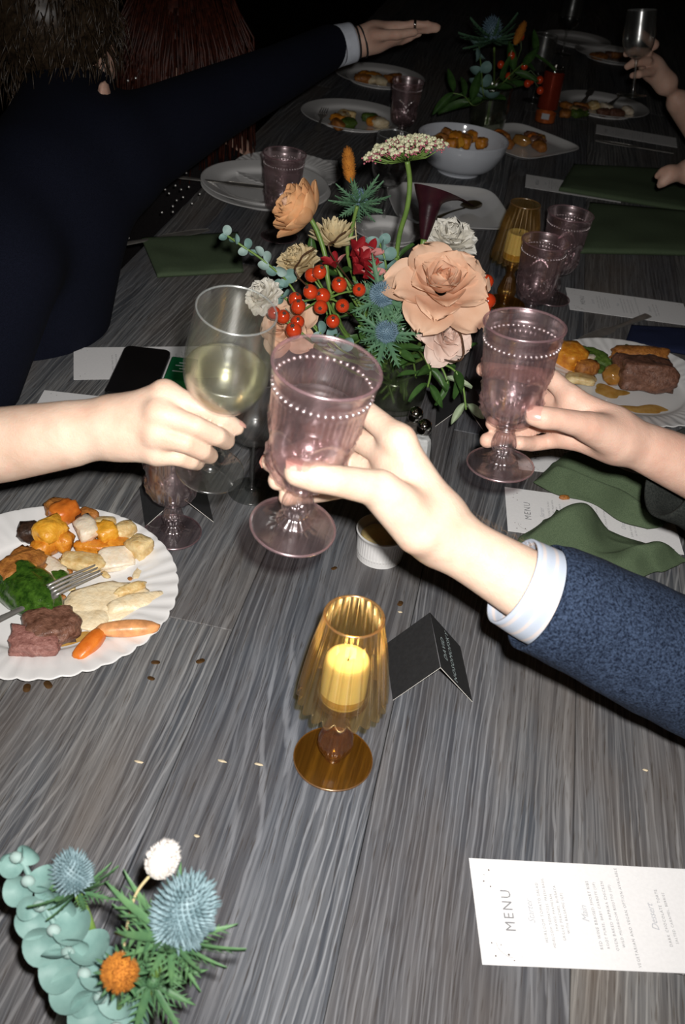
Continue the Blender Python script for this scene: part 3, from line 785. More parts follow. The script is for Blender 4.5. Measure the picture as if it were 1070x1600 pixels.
# ------------------------------------------------------------------ people
def body(me, label, m, cat='person', name='person', group=None):
    c = np.zeros(len(me.vertices) * 3, np.float32); me.vertices.foreach_get('co', c); c = c.reshape(-1, 3)
    ctr = (c.min(0) + c.max(0)) / 2
    me.vertices.foreach_set('co', (c - ctr).astype(np.float32).ravel()); me.update()
    o = link_mesh(name, me, m, None, Matrix.Translation(Vector(ctr.tolist())))
    return tag(o, label, cat, group)
def child_world(name, me, m, parent):
    """a mesh in world coordinates put under a parent"""
    me.transform(world_of(parent).inverted()); return link_mesh(name, me, m, parent)
def nail(parent, p0, p1, facing, r, w=.7, back=.35):
    """a nail plate near the tip p1 of the last finger bone p0->p1, on the side that looks along facing"""
    ax = (p1 - p0).normalized(); f = (facing - ax * facing.dot(ax)).normalized(); sx = ax.cross(f)
    c = p1 + f * r * .80 - ax * r * back * .2
    def fn(u, v):
        q = math.sqrt(max(0, 1 - abs(2 * v - 1)**3.2)) * .55 + .45 * (1 if 0 < v < 1 else .3)
        x = u * r * w * q; y = (v - .5) * r * 1.7
        return c + sx * x + ax * y + f * (r * .22 - .5 * x * x / r - .14 * y * y / r)
    MB().grid(fn, 9, 9).build('nail', M_NAIL, parent, world=True)
def sleeve_tube(rings, n=40, thick=.003, wob=.0, seed=0, flat=.9):
    """open tube of cloth: rings of (px, py, depth, radius mm); first ring is the open hem, folded inward"""
    cs = [(U(a, b, d), r / 1000) for a, b, d, r in rings]
    m = MB(); P = [c for c, _ in cs]
    # resample
    pts = []; rad = []
    for i in range(len(cs) - 1):
        for k in range(8):
            t = k / 8; pts.append(cs[i][0].lerp(cs[i + 1][0], t)); rad.append(cs[i][1] * (1 - t) + cs[i + 1][1] * t)
    pts.append(cs[-1][0]); rad.append(cs[-1][1])
    L = len(pts); vs = []; fs = []
    ax0 = (pts[-1] - pts[0]).normalized(); x0 = ax0.cross(FW).normalized()
    def ringv(c, t, r, s):
        x = (x0 - t * x0.dot(t)).normalized(); y = t.cross(x)
        for i in range(n):
            a = 2 * math.pi * i / n
            q = c + (x * math.cos(a) + y * math.sin(a) * flat) * r
            w_ = mnoise.noise(q * 14 + V(seed, 0, 0)) * wob + mnoise.noise(q * 38 + V(0, seed, 0)) * wob * .35
            vs.append(q + (x * math.cos(a) + y * math.sin(a)) * w_ * s)
    tans = [(pts[min(i + 1, L - 1)] - pts[max(i - 1, 0)]).normalized() for i in range(L)]
    order = [(6, -thick), (3, -thick), (0, -thick * .8), (0, 0)] + [(i, 0) for i in range(1, L)]
    for i, dr in order: ringv(pts[i], tans[i], rad[i] + dr, smooth(0, 5, i) if dr == 0 else smooth(0, 5, i))
    for j in range(len(order) - 1):
        for i in range(n): k = (i + 1) % n; fs.append((j * n + i, j * n + k, (j + 1) * n + k, (j + 1) * n + i))
    fs.append(tuple((len(order) - 1) * n + i for i in range(n)))
    return m.add(vs, fs)

# --- the central hand: right hand, thumb in front of the goblet, fingers behind
ix = chain((624, 688, .785, 11.5), (572, 645, .812, 10), (520, 652, .826, 9), (490, 672, .815, 8.2))
md = chain((612, 715, .798, 11.5), (556, 684, .830, 10), (485, 700, .824, 9), (424, 722, .772, 8.2))
rg = chain((606, 745, .812, 11), (552, 722, .840, 9.6), (485, 736, .828, 8.6), (434, 751, .775, 8))
pk = chain((612, 776, .822, 10), (562, 758, .838, 8.6), (505, 770, .826, 7.8), (449, 777, .782, 7.2))
th = chain((650, 812, .780, 18), (590, 763, .748, 14.0), (522, 750, .724, 11.5), (495, 745, .720, 11.8), (466, 738, .7225, 10.8))
palm = (chain((624, 690, .786, 12.5), (676, 800, .792, 19)) + chain((612, 716, .80, 12), (682, 818, .802, 19)) + chain((606, 746, .812, 12), (684, 830, .806, 18)) +
        chain((612, 776, .82, 11), (680, 838, .806, 18)) + chain((596, 768, .754, 14), (655, 826, .776, 21)) + chain((628, 740, .796, 13), (672, 812, .796, 20)))
arm = chain((684, 822, .794, 24), (700, 842, .795, 24.5), (750, 872, .797, 25.5), (818, 912, .802, 29), (900, 955, .815, 32), (1050, 1030, .85, 38), (1230, 1120, .90, 44))
me = sdf_mesh([(.016, [*palm, arm]), (.0025, [ix, md, rg, pk]), (.006, [th])], .0020, .009)
hc = body(me, 'person in blue tweed jacket whose hand raises a goblet at the centre', M_SKIN)
nail(hc, U(495, 745, .720), U(464, 737, .7225), (-FW + UP * .9).normalized(), .0108)
nail(hc, U(485, 700, .824), U(424, 722, .772), (-RT * .6 + UP * .2 + FW * .5), .0078)
cuff = sleeve_tube([(800, 907, .800, 37.5), (845, 930, .806, 40), (900, 958, .815, 41)], 48, .0022, .0012, 3, .92)
# cuff mesh gets its own frame so that the stripes run along the cuff edge
ca = (U(845, 930, .806) - U(800, 907, .800)).normalized(); CM = Matrix.Translation(U(800, 907, .800)) @ basis(ca)
cuff.v = [tuple(CM.inverted() @ Vector(p)) for p in cuff.v]
link_mesh('shirt_cuff', cuff.mesh('shirt_cuff'), M_SHIRT, hc, world_of(hc).inverted() @ CM)
sleeve_tube([(838, 932, .806, 45.5), (880, 950, .812, 48), (950, 985, .825, 51), (1040, 1026, .845, 55), (1150, 1075, .87, 60), (1320, 1150, .92, 66)], 64, .003, .0045, 9, .95).build('jacket_sleeve', M_TWEED, hc, world=True)
# arm hair: fine dark strands near the wrist, one part
rnd = random.Random(4); hm = MB()
for k in range(170):
    t = rnd.random(); c = U(700 + 120 * t, 842 + 70 * t, .796); a = rnd.uniform(-2.6, .4)
    axd = (U(818, 912, .802) - U(700, 842, .795)).normalized(); u1 = axd.cross(FW).normalized(); u2 = axd.cross(u1)
    r = .0252 + .004 * t; n_ = u1 * math.cos(a) + u2 * math.sin(a)
    p = c + n_ * r; q = p + n_ * .0022 - axd * rnd.uniform(.003, .008) + u1 * rnd.uniform(-.002, .002)
    hm.tube([p, p.lerp(q, .5) + n_ * .0012, q], [.00009, .00008, .00003], 3)
ho = hm.build('arm_hair', mat('arm hair', (.20, .12, .06), .6), hc, world=True); ho['kind'] = 'stuff'

# --- the right hand
ix = chain((893, 622, .990, 11), (862, 592, 1.005, 9.8), (812, 584, 1.018, 8.8), (755, 577, 1.000, 7.8))
md = chain((890, 642, 1.000, 11), (852, 622, 1.025, 9.6), (805, 640, 1.022, 8.6), (770, 661, .992, 8.0))
rg = chain((888, 662, 1.008, 10.5), (846, 662, 1.030, 9.2), (800, 680, 1.018, 8.6), (761, 688, .992, 8.0))
pk = chain((890, 684, 1.008, 9.5), (856, 690, 1.022, 8.2), (830, 694, 1.015, 7.8), (811, 692, 1.000, 7.4))
th = chain((960, 680, .985, 18), (915, 665, .955, 13.5), (872, 655, .938, 10.8), (850, 653, .934, 11.2), (835, 650, .936, 9.8))
palm = (chain((893, 624, .990, 12), (955, 664, .995, 19)) + chain((890, 644, 1.0, 12), (960, 676, 1.002, 19)) + chain((888, 664, 1.008, 11.5), (962, 690, 1.006, 18)) +
        chain((890, 684, 1.008, 10.5), (955, 694, 1.006, 17)) + chain((918, 668, .960, 13), (965, 690, .985, 19)))
arm = chain((958, 678, .998, 22), (985, 690, 1.0, 23.5), (1036, 712, 1.015, 27.5), (1110, 745, 1.04, 33), (1250, 810, 1.09, 40))
me = sdf_mesh([(.014, [*palm, arm]), (.0025, [ix, md, rg, pk]), (.005, [th])], .0022, .008)
hr = body(me, 'person whose bare wrist reaches in from the right with a pink goblet', M_SKIN2)
nail(hr, U(850, 653, .934), U(836, 650.5, .936), (-FW * .95 + UP * .25), .0108)
sleeve_tube([(1052, 738, 1.035, 50), (1110, 762, 1.05, 56), (1260, 828, 1.10, 64)], 40, .004, .006, 21, .9).build('dark_sleeve', M_BLACKC, hr, world=True)

# --- the left hand round the stem of the wine glass, back of the hand to us
ix = chain((258, 616, .842, 11.2), (318, 640, .846, 8.8), (345, 653, .856, 8.4), (369, 668, .872, 7.4))
md = chain((248, 646, .832, 11.2), (305, 666, .832, 9.4), (338, 681, .846, 8.8), (353, 689, .868, 8.0))
rg = chain((244, 678, .836, 11.0), (290, 692, .836, 9.2), (315, 704, .850, 8.5), (328, 712, .872, 7.6))
pk = chain((245, 706, .848, 10.0), (280, 715, .850, 7.8), (298, 721, .860, 7.2), (308, 724, .876, 6.6))
th = chain((215, 640, .872, 13), (262, 640, .895, 11.5), (310, 655, .908, 9.8), (343, 668, .906, 8.5))
palm = (chain((256, 618, .846, 13), (192, 655, .865, 19)) + chain((248, 646, .838, 12.5), (188, 664, .862, 20)) + chain((244, 678, .842, 12.5), (188, 676, .862, 19)) +
        chain((245, 706, .852, 11.5), (190, 684, .864, 18)) + chain((230, 645, .875, 15), (190, 668, .878, 20)))
arm = chain((196, 666, .866, 23), (165, 667, .868, 25.5), (110, 678, .872, 29.5), (10, 694, .885, 33.5), (-150, 712, .91, 40))
me = sdf_mesh([(.014, [*palm, arm]), (.0022, [ix, md, rg, pk]), (.005, [th])], .0020, .008)
hl = body(me, 'person whose bare arm reaches in from the left with white wine', M_SKIN)
nail(hl, U(345, 653, .856), U(370, 668, .872), (RT * .7 + UP * .5 - FW * .1), .0072)

# --- man in the navy suit leaning in from the left, arm stretched up the table
SH = U(150, 255, 1.60)
hd = U(95, 45, 1.62)
skin_p = (chain((560, 66, 2.00, 24), (585, 58, 2.0, 27), (615, 52, 2.0, 21)) + wchain((U(560, 66, 2.0), .024), (U(520, 72, 1.99), .026), (U(330, 165, 1.78), .036), (SH, .055)))
fing = (chain((612, 44, 1.99, 10), (645, 38, 1.98, 8.5), (668, 39, 1.98, 8), (684, 42, 1.99, 7)) + chain((614, 52, 2.0, 10), (648, 47, 2.0, 8.5), (668, 46, 1.99, 8), (682, 46, 1.99, 7)) +
        chain((610, 58, 2.01, 10), (640, 56, 2.02, 8.5), (655, 52, 2.02, 7.5)) + chain((602, 64, 2.01, 9), (628, 64, 2.02, 7.5), (640, 60, 2.02, 7)) +
        chain((585, 55, 1.97, 12), (620, 54, 1.955, 10), (648, 50, 1.96, 8)))
trunk = wchain((SH, .07), (V(SH.x - .06, SH.y - .22, SH.z - .02), .07)) + wchain((V(SH.x - .05, SH.y - .12, SH.z - .05), .10), (V(SH.x - .16, SH.y - .16, .62), .11)) + \
        wchain((V(SH.x - .04, SH.y - .10, SH.z + .0), .055), (hd - V(0, 0, .07), .05)) + wchain((hd - V(-.02, -.02, .045), .062), (hd + V(0, 0, .03), .082))
me = sdf_mesh([(.02, skin_p), (.003, fing), (.05, trunk)], .0042, .012)
man = body(me, 'person in a dark navy suit stretching an arm up the table', M_SKIN2)
# ear and face cue on the side that turns to the table
jk = ([wchain((U(515, 74, 1.985), .042), (U(430, 118, 1.88), .052), (U(330, 165, 1.78), .064), (U(235, 215, 1.68), .078), (SH, .092)), wchain((SH, .09), (V(SH.x - .06, SH.y - .24, SH.z - .03), .09)),
      wchain((V(SH.x - .05, SH.y - .12, SH.z - .08), .135), (V(SH.x - .15, SH.y - .15, .55), .165)), wchain((V(SH.x - .02, SH.y - .30, SH.z - .06), .085), (V(SH.x - .06, SH.y - .42, TZ - .05), .07))])
jk.append(wchain((V(SH.x - .045, SH.y - .11, SH.z), .085), (hd - V(-.01, -.02, .075), .066)))
child_world('suit_jacket', sdf_mesh([(.05, jk)], .006, .05), M_NAVY, man)
M_HAIRB = mat('brown hair', (.07, .045, .025), .4, .5, 120, col2=(.008, .005, .003))
hb = MB().ball(hd + V(-.01, -.02, .03), .105, 4, sc=(1, 1.05, 1.0), fn=lambda p: 1 + .05 * mnoise.noise(p * 5))
rr_ = random.Random(7)
for k in range(1200):
    d = Vector((rr_.uniform(-1, 1), rr_.uniform(-1, 1), rr_.uniform(-.7, 1))).normalized()
    c = hd + V(-.01, -.02, .03); p = c + d * .104; sd = V(rr_.uniform(-.4, .4), -.3 + rr_.uniform(-.3, .3), -.8)
    q = p + d * .012 + sd * rr_.uniform(.03, .085)
    hb.tube([p, p.lerp(q, .5) + d * .008, q], [.0012, .0012, .0004], 4)
hb.build('hair', M_HAIRB, man, world=True)
em = MB().ball((0, 0, 0), .020, 3, sc=(.45, .8, 1.1), fn=lambda p: 1 + .15 * mnoise.noise(p * 3), M=Matrix.Translation(U(163, 150, 1.56)))
em.build('ear', M_SKIN2, man, world=True)
wc = sleeve_tube([(551, 66, 2.0, 38), (525, 72, 1.992, 40), (500, 82, 1.97, 40)], 40, .002, .001, 5, .95)
wc.build('shirt_cuff', M_WSHIRT, man, world=True)
for k, q in enumerate((558, 566)):
    ctr = U(q, 66 - k, 2.0); axd = (U(600, 55, 2.0) - U(520, 76, 1.99)).normalized(); Mb = Matrix.Translation(ctr) @ basis(axd + UP * (.12 * (k - .5)))
    MB().lathe([(.0295 + .0022 * math.cos(a), .0022 * math.sin(a)) for a in [i * math.pi / 3 for i in range(6)]], 40, close='loop', M=Mb).build('bracelet', M_BLACKP, man, world=True)
Mb = Matrix.Translation(U(648, 38, 1.98)) @ basis((U(668, 39, 1.98) - U(645, 38, 1.98)))
MB().lathe([(.0096 + .0016 * math.cos(a), .003 * math.sin(a)) for a in [i * math.pi / 3 for i in range(6)]], 24, close='loop', M=Mb).build('ring', M_CHROME, man, world=True)
MB().ball(U(950 / 1070 * 540, 68, 1.93), .004, 1).build('sleeve_button', mat('blue button', (.03, .07, .22), .2, coat=.6), man, world=True)

# --- auburn-haired guest in a sequinned dress beyond the suit
gc = U(285, 70, 2.25)
gb = wchain((gc, .09), (gc - V(0, 0, .10), .06), (gc - V(.02, 0, .24), .075)) + wchain((gc - V(.15, .05, .26), .07), (gc - V(-.10, -.05, .26), .07)) + \
     wchain((gc - V(.02, 0, .30), .12), (gc - V(.06, -.02, .72), .13))
wm = body(sdf_mesh([(.06, gb)], .007, .03), 'person with auburn hair in a sequinned dark dress behind the suit', M_SKIN2)
dr = wchain((gc - V(.14, .05, .30), .09), (gc - V(-.09, -.05, .30), .09)) + wchain((gc - V(.02, 0, .34), .15), (gc - V(.06, -.02, .76), .19)) + wchain((gc - V(-.09, .02, .30), .07), (gc - V(-.12, .22, .55), .06), (gc - V(-.14, .38, .60), .055))
child_world('dress', sdf_mesh([(.07, dr)], .008, .03), M_DRESS, wm)
hm = MB().ball(gc + V(-.01, .01, .03), .112, 3)
for k in range(520):
    a = rr_.uniform(0, 6.28); p = gc + V(.10 * math.cos(a), .10 * math.sin(a), .05 + rr_.uniform(-.03, .08)); q = p + V(.05 * math.cos(a) + rr_.uniform(-.03, .03), .04 * math.sin(a), -.20 - rr_.uniform(0, .14))
    hm.tube([p, p.lerp(q, .5) + V(.025 * math.cos(a), .02 * math.sin(a), .02), q], [.0022, .0028, .001], 4)
hm.build('auburn_hair', mat('auburn hair', (.10, .022, .010), .5, .5, 90, col2=(.015, .004, .003)), wm, world=True)
sq = MB()
for (a, b) in [(272, 273), (262, 285), (274, 290), (264, 302), (286, 308), (295, 292), (276, 313), (270, 322), (253, 332), (270, 331), (198, 320), (197, 327), (201, 372), (291, 270), (283, 296), (177, 135), (185, 140), (190, 146), (200, 126), (212, 122), (188, 173), (198, 158), (172, 170), (183, 160), (312, 303), (300, 318), (258, 296)]:
    sq.ball(U(a, b, 2.02 if b > 200 else 1.72), .0026, 1)
so = sq.build('sequins', mat('sequin', (.95, .93, .9), .3, .02, 60, metal=.8), wm, world=True); so['kind'] = 'stuff'

# --- hand at the far right with the lifted glass, and two guests just at the frame's edge
fg = (chain((1040, 130, 2.15, 26), (1018, 105, 2.13, 22), (1005, 88, 2.12, 14)) + chain((1060, 160, 2.18, 27), (1120, 250, 2.3, 32)))
ff = chain((1012, 82, 2.10, 10), (990, 80, 2.09, 8.5), (978, 84, 2.10, 7.5)) + chain((1012, 96, 2.10, 10), (990, 98, 2.09, 8.5), (980, 104, 2.10, 7.5)) + chain((1016, 112, 2.11, 9.5), (998, 116, 2.09, 8), (988, 118, 2.10, 7)) + chain((1022, 70, 2.12, 11), (1008, 58, 2.11, 9), (1000, 50, 2.11, 8))
body(sdf_mesh([(.02, fg), (.003, ff)], .003, .01), 'person at the dark far right whose fingers hold the lifted wine glass', M_SKIN2)
fg = chain((1036, 284, 2.0, 9), (1046, 272, 2.0, 13), (1078, 268, 2.02, 22), (1160, 280, 2.1, 30))
ff = chain((1046, 266, 2.0, 8), (1034, 268, 2.0, 7), (1026, 275, 2.01, 6)) + chain((1046, 276, 2.0, 8), (1036, 283, 2.0, 6.5), (1030, 290, 2.01, 6))
body(sdf_mesh([(.02, fg), (.003, ff)], .003, .008), 'person at the right edge with fingertips over the far green napkin', M_SKIN2)
fg = chain((24, 596, 1.55, 12), (12, 585, 1.55, 24), (-80, 560, 1.60, 32)) + chain((24, 596, 1.55, 12), (22, 612, 1.54, 9))
gp_ = body(sdf_mesh([(.02, fg)], .003, .008), 'person in green at the left edge of the table above the bare arm', M_SKIN2)
sleeve_tube([(14, 616, 1.52, 26), (-30, 622, 1.54, 40), (-160, 640, 1.6, 60)], 32, .003, .006, 31).build('green_sleeve', M_GREENC, gp_, world=True)
# ------------------------------------------------------------------ food
M_SQ = mat('roast squash', (.78, .34, .035), .35, .25, 110, bump=.8, bscale=170, coat=.4, col2=(.50, .14, .010), sss=.1)
M_SQY = mat('yellow squash', (.85, .45, .05), .35, .2, 110, bump=.8, bscale=170, coat=.4, col2=(.66, .27, .015), sss=.1)
M_CAR = mat('carrot', (.74, .22, .03), .35, .2, 70, bump=.2, bscale=200, coat=.3, col2=(.55, .12, .012))
M_CARP = mat('pale carrot', (.80, .36, .14), .4, .2, 70, bump=.2, bscale=200, coat=.2)
M_POT = mat('roast potato', (.82, .66, .36), .45, .2, 90, bump=.7, bscale=180, col2=(.55, .33, .10), sss=.1, coat=.3)
M_TUR = mat('pale parsnip', (.84, .75, .62), .4, .1, 80, bump=.6, bscale=200, sss=.1, coat=.3, col2=(.74, .60, .42))
M_CREAM = mat('cream mash', (.82, .71, .50), .4, .12, 90, bump=.9, bscale=130, coat=.35, col2=(.70, .54, .32))
M_MEAT = mat('braised beef', (.24, .115, .075), .45, .4, 160, bump=.9, bscale=260, coat=.3, col2=(.09, .035, .02))
M_MEATP = mat('pink beef', (.36, .17, .14), .5, .3, 220, bump=.9, bscale=300, coat=.2, col2=(.20, .075, .06))
M_GREEN = mat('cooked greens', (.06, .14, .015), .22, .5, 140, bump=1.0, bscale=150, coat=.8, col2=(.008, .03, .004))
M_HERB = mat('herb salsa', (.12, .19, .03), .5, .4, 160, bump=.8, bscale=260, coat=.3, col2=(.03, .07, .008))
M_CHAR = mat('charred vegetable', (.05, .025, .015), .4, .4, 120, bump=.6, bscale=220, coat=.3)
M_GRAVY = mat('gravy', (.40, .20, .035), .25, .4, 60, coat=.6, col2=(.55, .34, .10))
M_CRISP = mat('crisp crust', (.50, .20, .04), .5, .5, 130, bump=.9, bscale=240, col2=(.22, .07, .015), coat=.2)
M_ONION = mat('glazed onion', (.42, .20, .045), .15, .2, 40, coat=.8, sss=.2)
def lump(name, label, cat, px, py, size, m, h=.0045, seed=0, box=.55, rough=.18, rot=None, group=None, plate_h=None, sub=3, lift=0):
    """a cut chunk: an icosphere pulled towards a box with uneven faces"""
    rd = random.Random(seed * 13 + 5); sx, sy, sz = [k / 2 for k in size]
    mb = MB(); off = V(rd.uniform(-50, 50), rd.uniform(-50, 50), rd.uniform(-50, 50))
    vs, fs = ICO(sub); out = []
    Rm = Matrix.Rotation(rot if rot is not None else rd.uniform(0, 6.28), 4, 'Z') @ Matrix.Rotation(rd.uniform(-.3, .3), 4, 'X')
    for p in vs:
        v = Vector(p); mx = max(abs(v.x), abs(v.y), abs(v.z)); v = v.lerp(v / mx, box)
        v = v * (1 + rough * mnoise.noise(v * 1.6 + off) + rough * .4 * mnoise.noise(v * 4.5 + off))
        out.append(Rm @ V(v.x * sx, v.y * sy, v.z * sz))
    zmin = min(v.z for v in out); c = T(px, py, h + sz * .6)
    mb.add([V(v.x, v.y, v.z - zmin) for v in out], fs)
    o = mb.build(name, m, None, True, Matrix.Translation(V(c.x, c.y, TZ + h + lift)))
    return tag(o, label, cat, group)
cm = .01
pg = 'half-eaten dinner on the left scalloped plate'
rows = [ # name, label, px, py, size cm, material, seed, box, lift cm
 ('squash_cube', 'bright orange squash cube at the top of the left plate', 101, 817, (3.0, 2.2, 2.0), M_CAR, 1, .6, 1.0),
 ('squash_cube', 'yellow squash wedge below the orange cube on the left plate', 80, 846, (3.2, 2.4, 2.2), M_SQY, 2, .5, .8),
 ('squash_cube', 'orange squash piece lowest of the vegetable heap on the left plate', 71, 860, (3.0, 1.8, 1.6), M_SQ, 3, .5, 0),
 ('squash_cube', 'small amber squash piece inside the vegetable heap on the left plate', 101, 853, (1.6, 2.0, 1.8), M_SQ, 4, .5, 0),
 ('squash_cube', 'long orange squash slice beneath the pale parsnip cube, left plate', 148, 858, (4.0, 1.5, 1.2), M_SQ, 5, .5, 0),
 ('squash_cube', 'golden squash cube right of the pale parsnip cube, left plate', 167, 843, (2.2, 2.0, 2.0), M_SQY, 6, .6, .4),
 ('squash_cube', 'orange squash corner at the right end of the vegetable heap, left plate', 184, 856, (2.2, 1.6, 1.2), M_SQ, 7, .6, 0),
 ('squash_cube', 'browned squash piece at the very top of the left plate', 90, 807, (2.4, 1.6, 1.8), M_CRISP, 8, .5, .6),
 ('squash_cube', 'browned squash piece behind the parsnip on the left plate', 140, 816, (2.2, 1.5, 1.4), M_CRISP, 9, .5, .4),
 ('squash_cube', 'small yellow squash piece under the browned one, left plate', 149, 831, (1.8, 1.3, 1.3), M_SQY, 10, .5, .3),
 ('charred_beet', 'black charred beet wedge at the left plate heap', 47, 837, (2.2, 2.0, 1.8), M_CHAR, 11, .5, 0),
 ('charred_beet', 'dark browned vegetable piece beside the bright orange cube', 131, 824, (2.4, 1.4, 1.4), M_CHAR, 12, .5, .4),
 ('parsnip_cube', 'pale pink parsnip cube on the left plate vegetable heap', 136, 842, (2.8, 2.0, 1.6), M_TUR, 13, .7, 1.0),
 ('parsnip_cube', 'pale parsnip slab under the golden squash cube, left plate', 183, 878, (3.4, 2.4, .9), M_TUR, 14, .7, 0),
 ('potato_cube', 'golden potato wedge at the right of the vegetable heap, left plate', 194, 838, (2.6, 1.8, 1.6), M_POT, 15, .5, .2),
 ('potato_cube', 'roast potato cube with a browned top, left plate', 219, 862, (2.2, 2.0, 2.2), M_POT, 16, .75, 0),
 ('potato_cube', 'long golden potato slice above the fork, left plate', 128, 883, (4.2, 2.0, 1.1), M_POT, 17, .5, .2),
 ('potato_cube', 'pale greenish potato wedge at the top rim of the left plate', 160, 826, (2.8, 1.4, 1.4), M_POT, 18, .5, .2),
 ('braised_beef', 'brown glazed piece of beef behind the cut pink one, left plate', 80, 988, (4.6, 3.4, 2.2), M_MEAT, 20, .6, 0),
 ('braised_beef', 'pink cut end of braised beef at the bottom of the left plate', 55, 1010, (4.2, 2.8, 1.8), M_MEATP, 21, .6, 0),
 ('carrot', 'short bright carrot end pointing down the left plate', 140, 1017, (1.5, 3.6, 1.3), M_CAR, 22, .25, 0),
 ('carrot', 'long pale roasted carrot along the lower rim of the left plate', 200, 996, (5.4, 1.5, 1.2), M_CARP, 23, .25, 0),
 ('crisp_fritter', 'browned crisp fritter at the left edge of the left plate', 32, 902, (4.6, 3.2, 1.8), M_CRISP, 24, .5, .9),
 ('cooked_greens', 'heap of dark cooked greens under the fork, left plate', 45, 932, (8.4, 4.4, 2.6), M_GREEN, 25, .0, 0),
 ('cooked_greens', 'stray strand of dark greens behind the fork tines, left plate', 85, 905, (3.4, 2.0, 1.2), M_GREEN, 26, .2, 0),
 ('onion_slice', 'pale onion slice against the greens on the left plate', 76, 896, (4.4, 2.2, .7), M_TUR, 27, .3, .8),
 ('onion_slice', 'white cooked onion piece below the squash heap, left plate', 40, 880, (3.2, 1.8, .8), M_TUR, 28, .3, 0),
 ('mash', 'smear of cream mash across the middle of the left plate', 170, 945, (8.0, 4.6, .7), M_CREAM, 29, .2, 0),
 ('mash', 'ridge of cream mash near the right rim of the left plate', 215, 945, (5.6, 1.8, 1.0), M_CREAM, 30, .2, 0),
 ('mash', 'small dab of cream mash below the potato cube, left plate', 224, 898, (2.4, 1.8, .6), M_CREAM, 31, .2, 0),
 ('mash', 'mash lump beneath the greens on the left plate', 130, 965, (4.6, 3.2, .7), M_CREAM, 32, .2, 0),
 ('potato_skin', 'thin browned potato skin lying on the mash, left plate', 205, 930, (3.0, 1.0, .8), M_POT, 33, .4, .7),
]
rd = random.Random(77)
for k, (px, py) in enumerate([(60, 885), (95, 880), (108, 893), (120, 872), (150, 875), (165, 900), (205, 905), (150, 925), (190, 918), (110, 920), (98, 935), (118, 945), (145, 945), (235, 930), (240, 915), (160, 985), (120, 985), (105, 1030), (30, 1000), (45, 975), (25, 985), (175, 1000), (60, 870), (205, 880)]):
    m_, w_ = [(M_CREAM, 'cream'), (M_POT, 'golden'), (M_CRISP, 'brown'), (M_TUR, 'pale')][k % 4]
    lump('food_scrap', w_ + ' scrap of food among the leftovers on the left plate', 'food', px, py, [rd.uniform(.006, .016), rd.uniform(.006, .011), rd.uniform(.003, .006)], m_, .0045, 300 + k, .3, .35, None, pg, sub=2)

for nm, lb, px, py, sz, m, sd, bx, lf in rows:
    rot = {22: -.35, 23: .38, 5: .2, 17: .1, 29: .5, 30: .65, 33: .8, 20: .6, 21: .3}.get(sd)
    lump(nm, lb, 'food', px, py, [k * cm * 1.28 for k in sz], m, .0045, sd, bx, .22 if nm not in ('carrot',) else .1, rot, pg, lift=(lf + (1.0 if sd == 23 else .3 if sd == 22 else 0)) * cm, sub=4 if sd in (20, 21, 25, 24) else 3)
def puddle(label, px, py, rx, ry, seed, rot=0, h=.0046, group=None):
    rd = V(seed * 3.1, seed * 1.7, 0); c = T(px, py, h)
    vs = [(0, 0, .0012)]; n = 40
    for j, (k, z) in enumerate(((.6, .0011), (1, .0001))):
        for i in range(n):
            a = 2 * math.pi * i / n; q = k * (1 + .55 * mnoise.noise(V(math.cos(a) * 1.4, math.sin(a) * 1.4, 0) + rd))
            vs.append((q * rx * math.cos(a), q * ry * math.sin(a), z))
    fs = [(0, 1 + i, 1 + (i + 1) % n) for i in range(n)] + [(1 + i, 1 + n + i, 1 + n + (i + 1) % n, 1 + (i + 1) % n) for i in range(n)]
    o = MB().add(vs, fs).build('gravy_puddle', M_GRAVY, None, True, Matrix.Translation(V(c.x, c.y, TZ + h)) @ Matrix.Rotation(rot, 4, 'Z'))
    return tag(o, label, 'sauce', group)
puddle('brown gravy pooled between beef and carrots on the left plate', 110, 1005, .032, .020, 3, .5)
puddle('brown gravy at the lower left rim of the left plate', 35, 1025, .03, .014, 5, .2)
puddle('gravy smear spread below the onion on the right plate', 952, 612, .030, .022, 8, .3)
puddle('gravy pooled under the beef at the right plate rim', 1005, 640, .05, .016, 9, .3)
rg_ = 'dinner on the right scalloped plate'
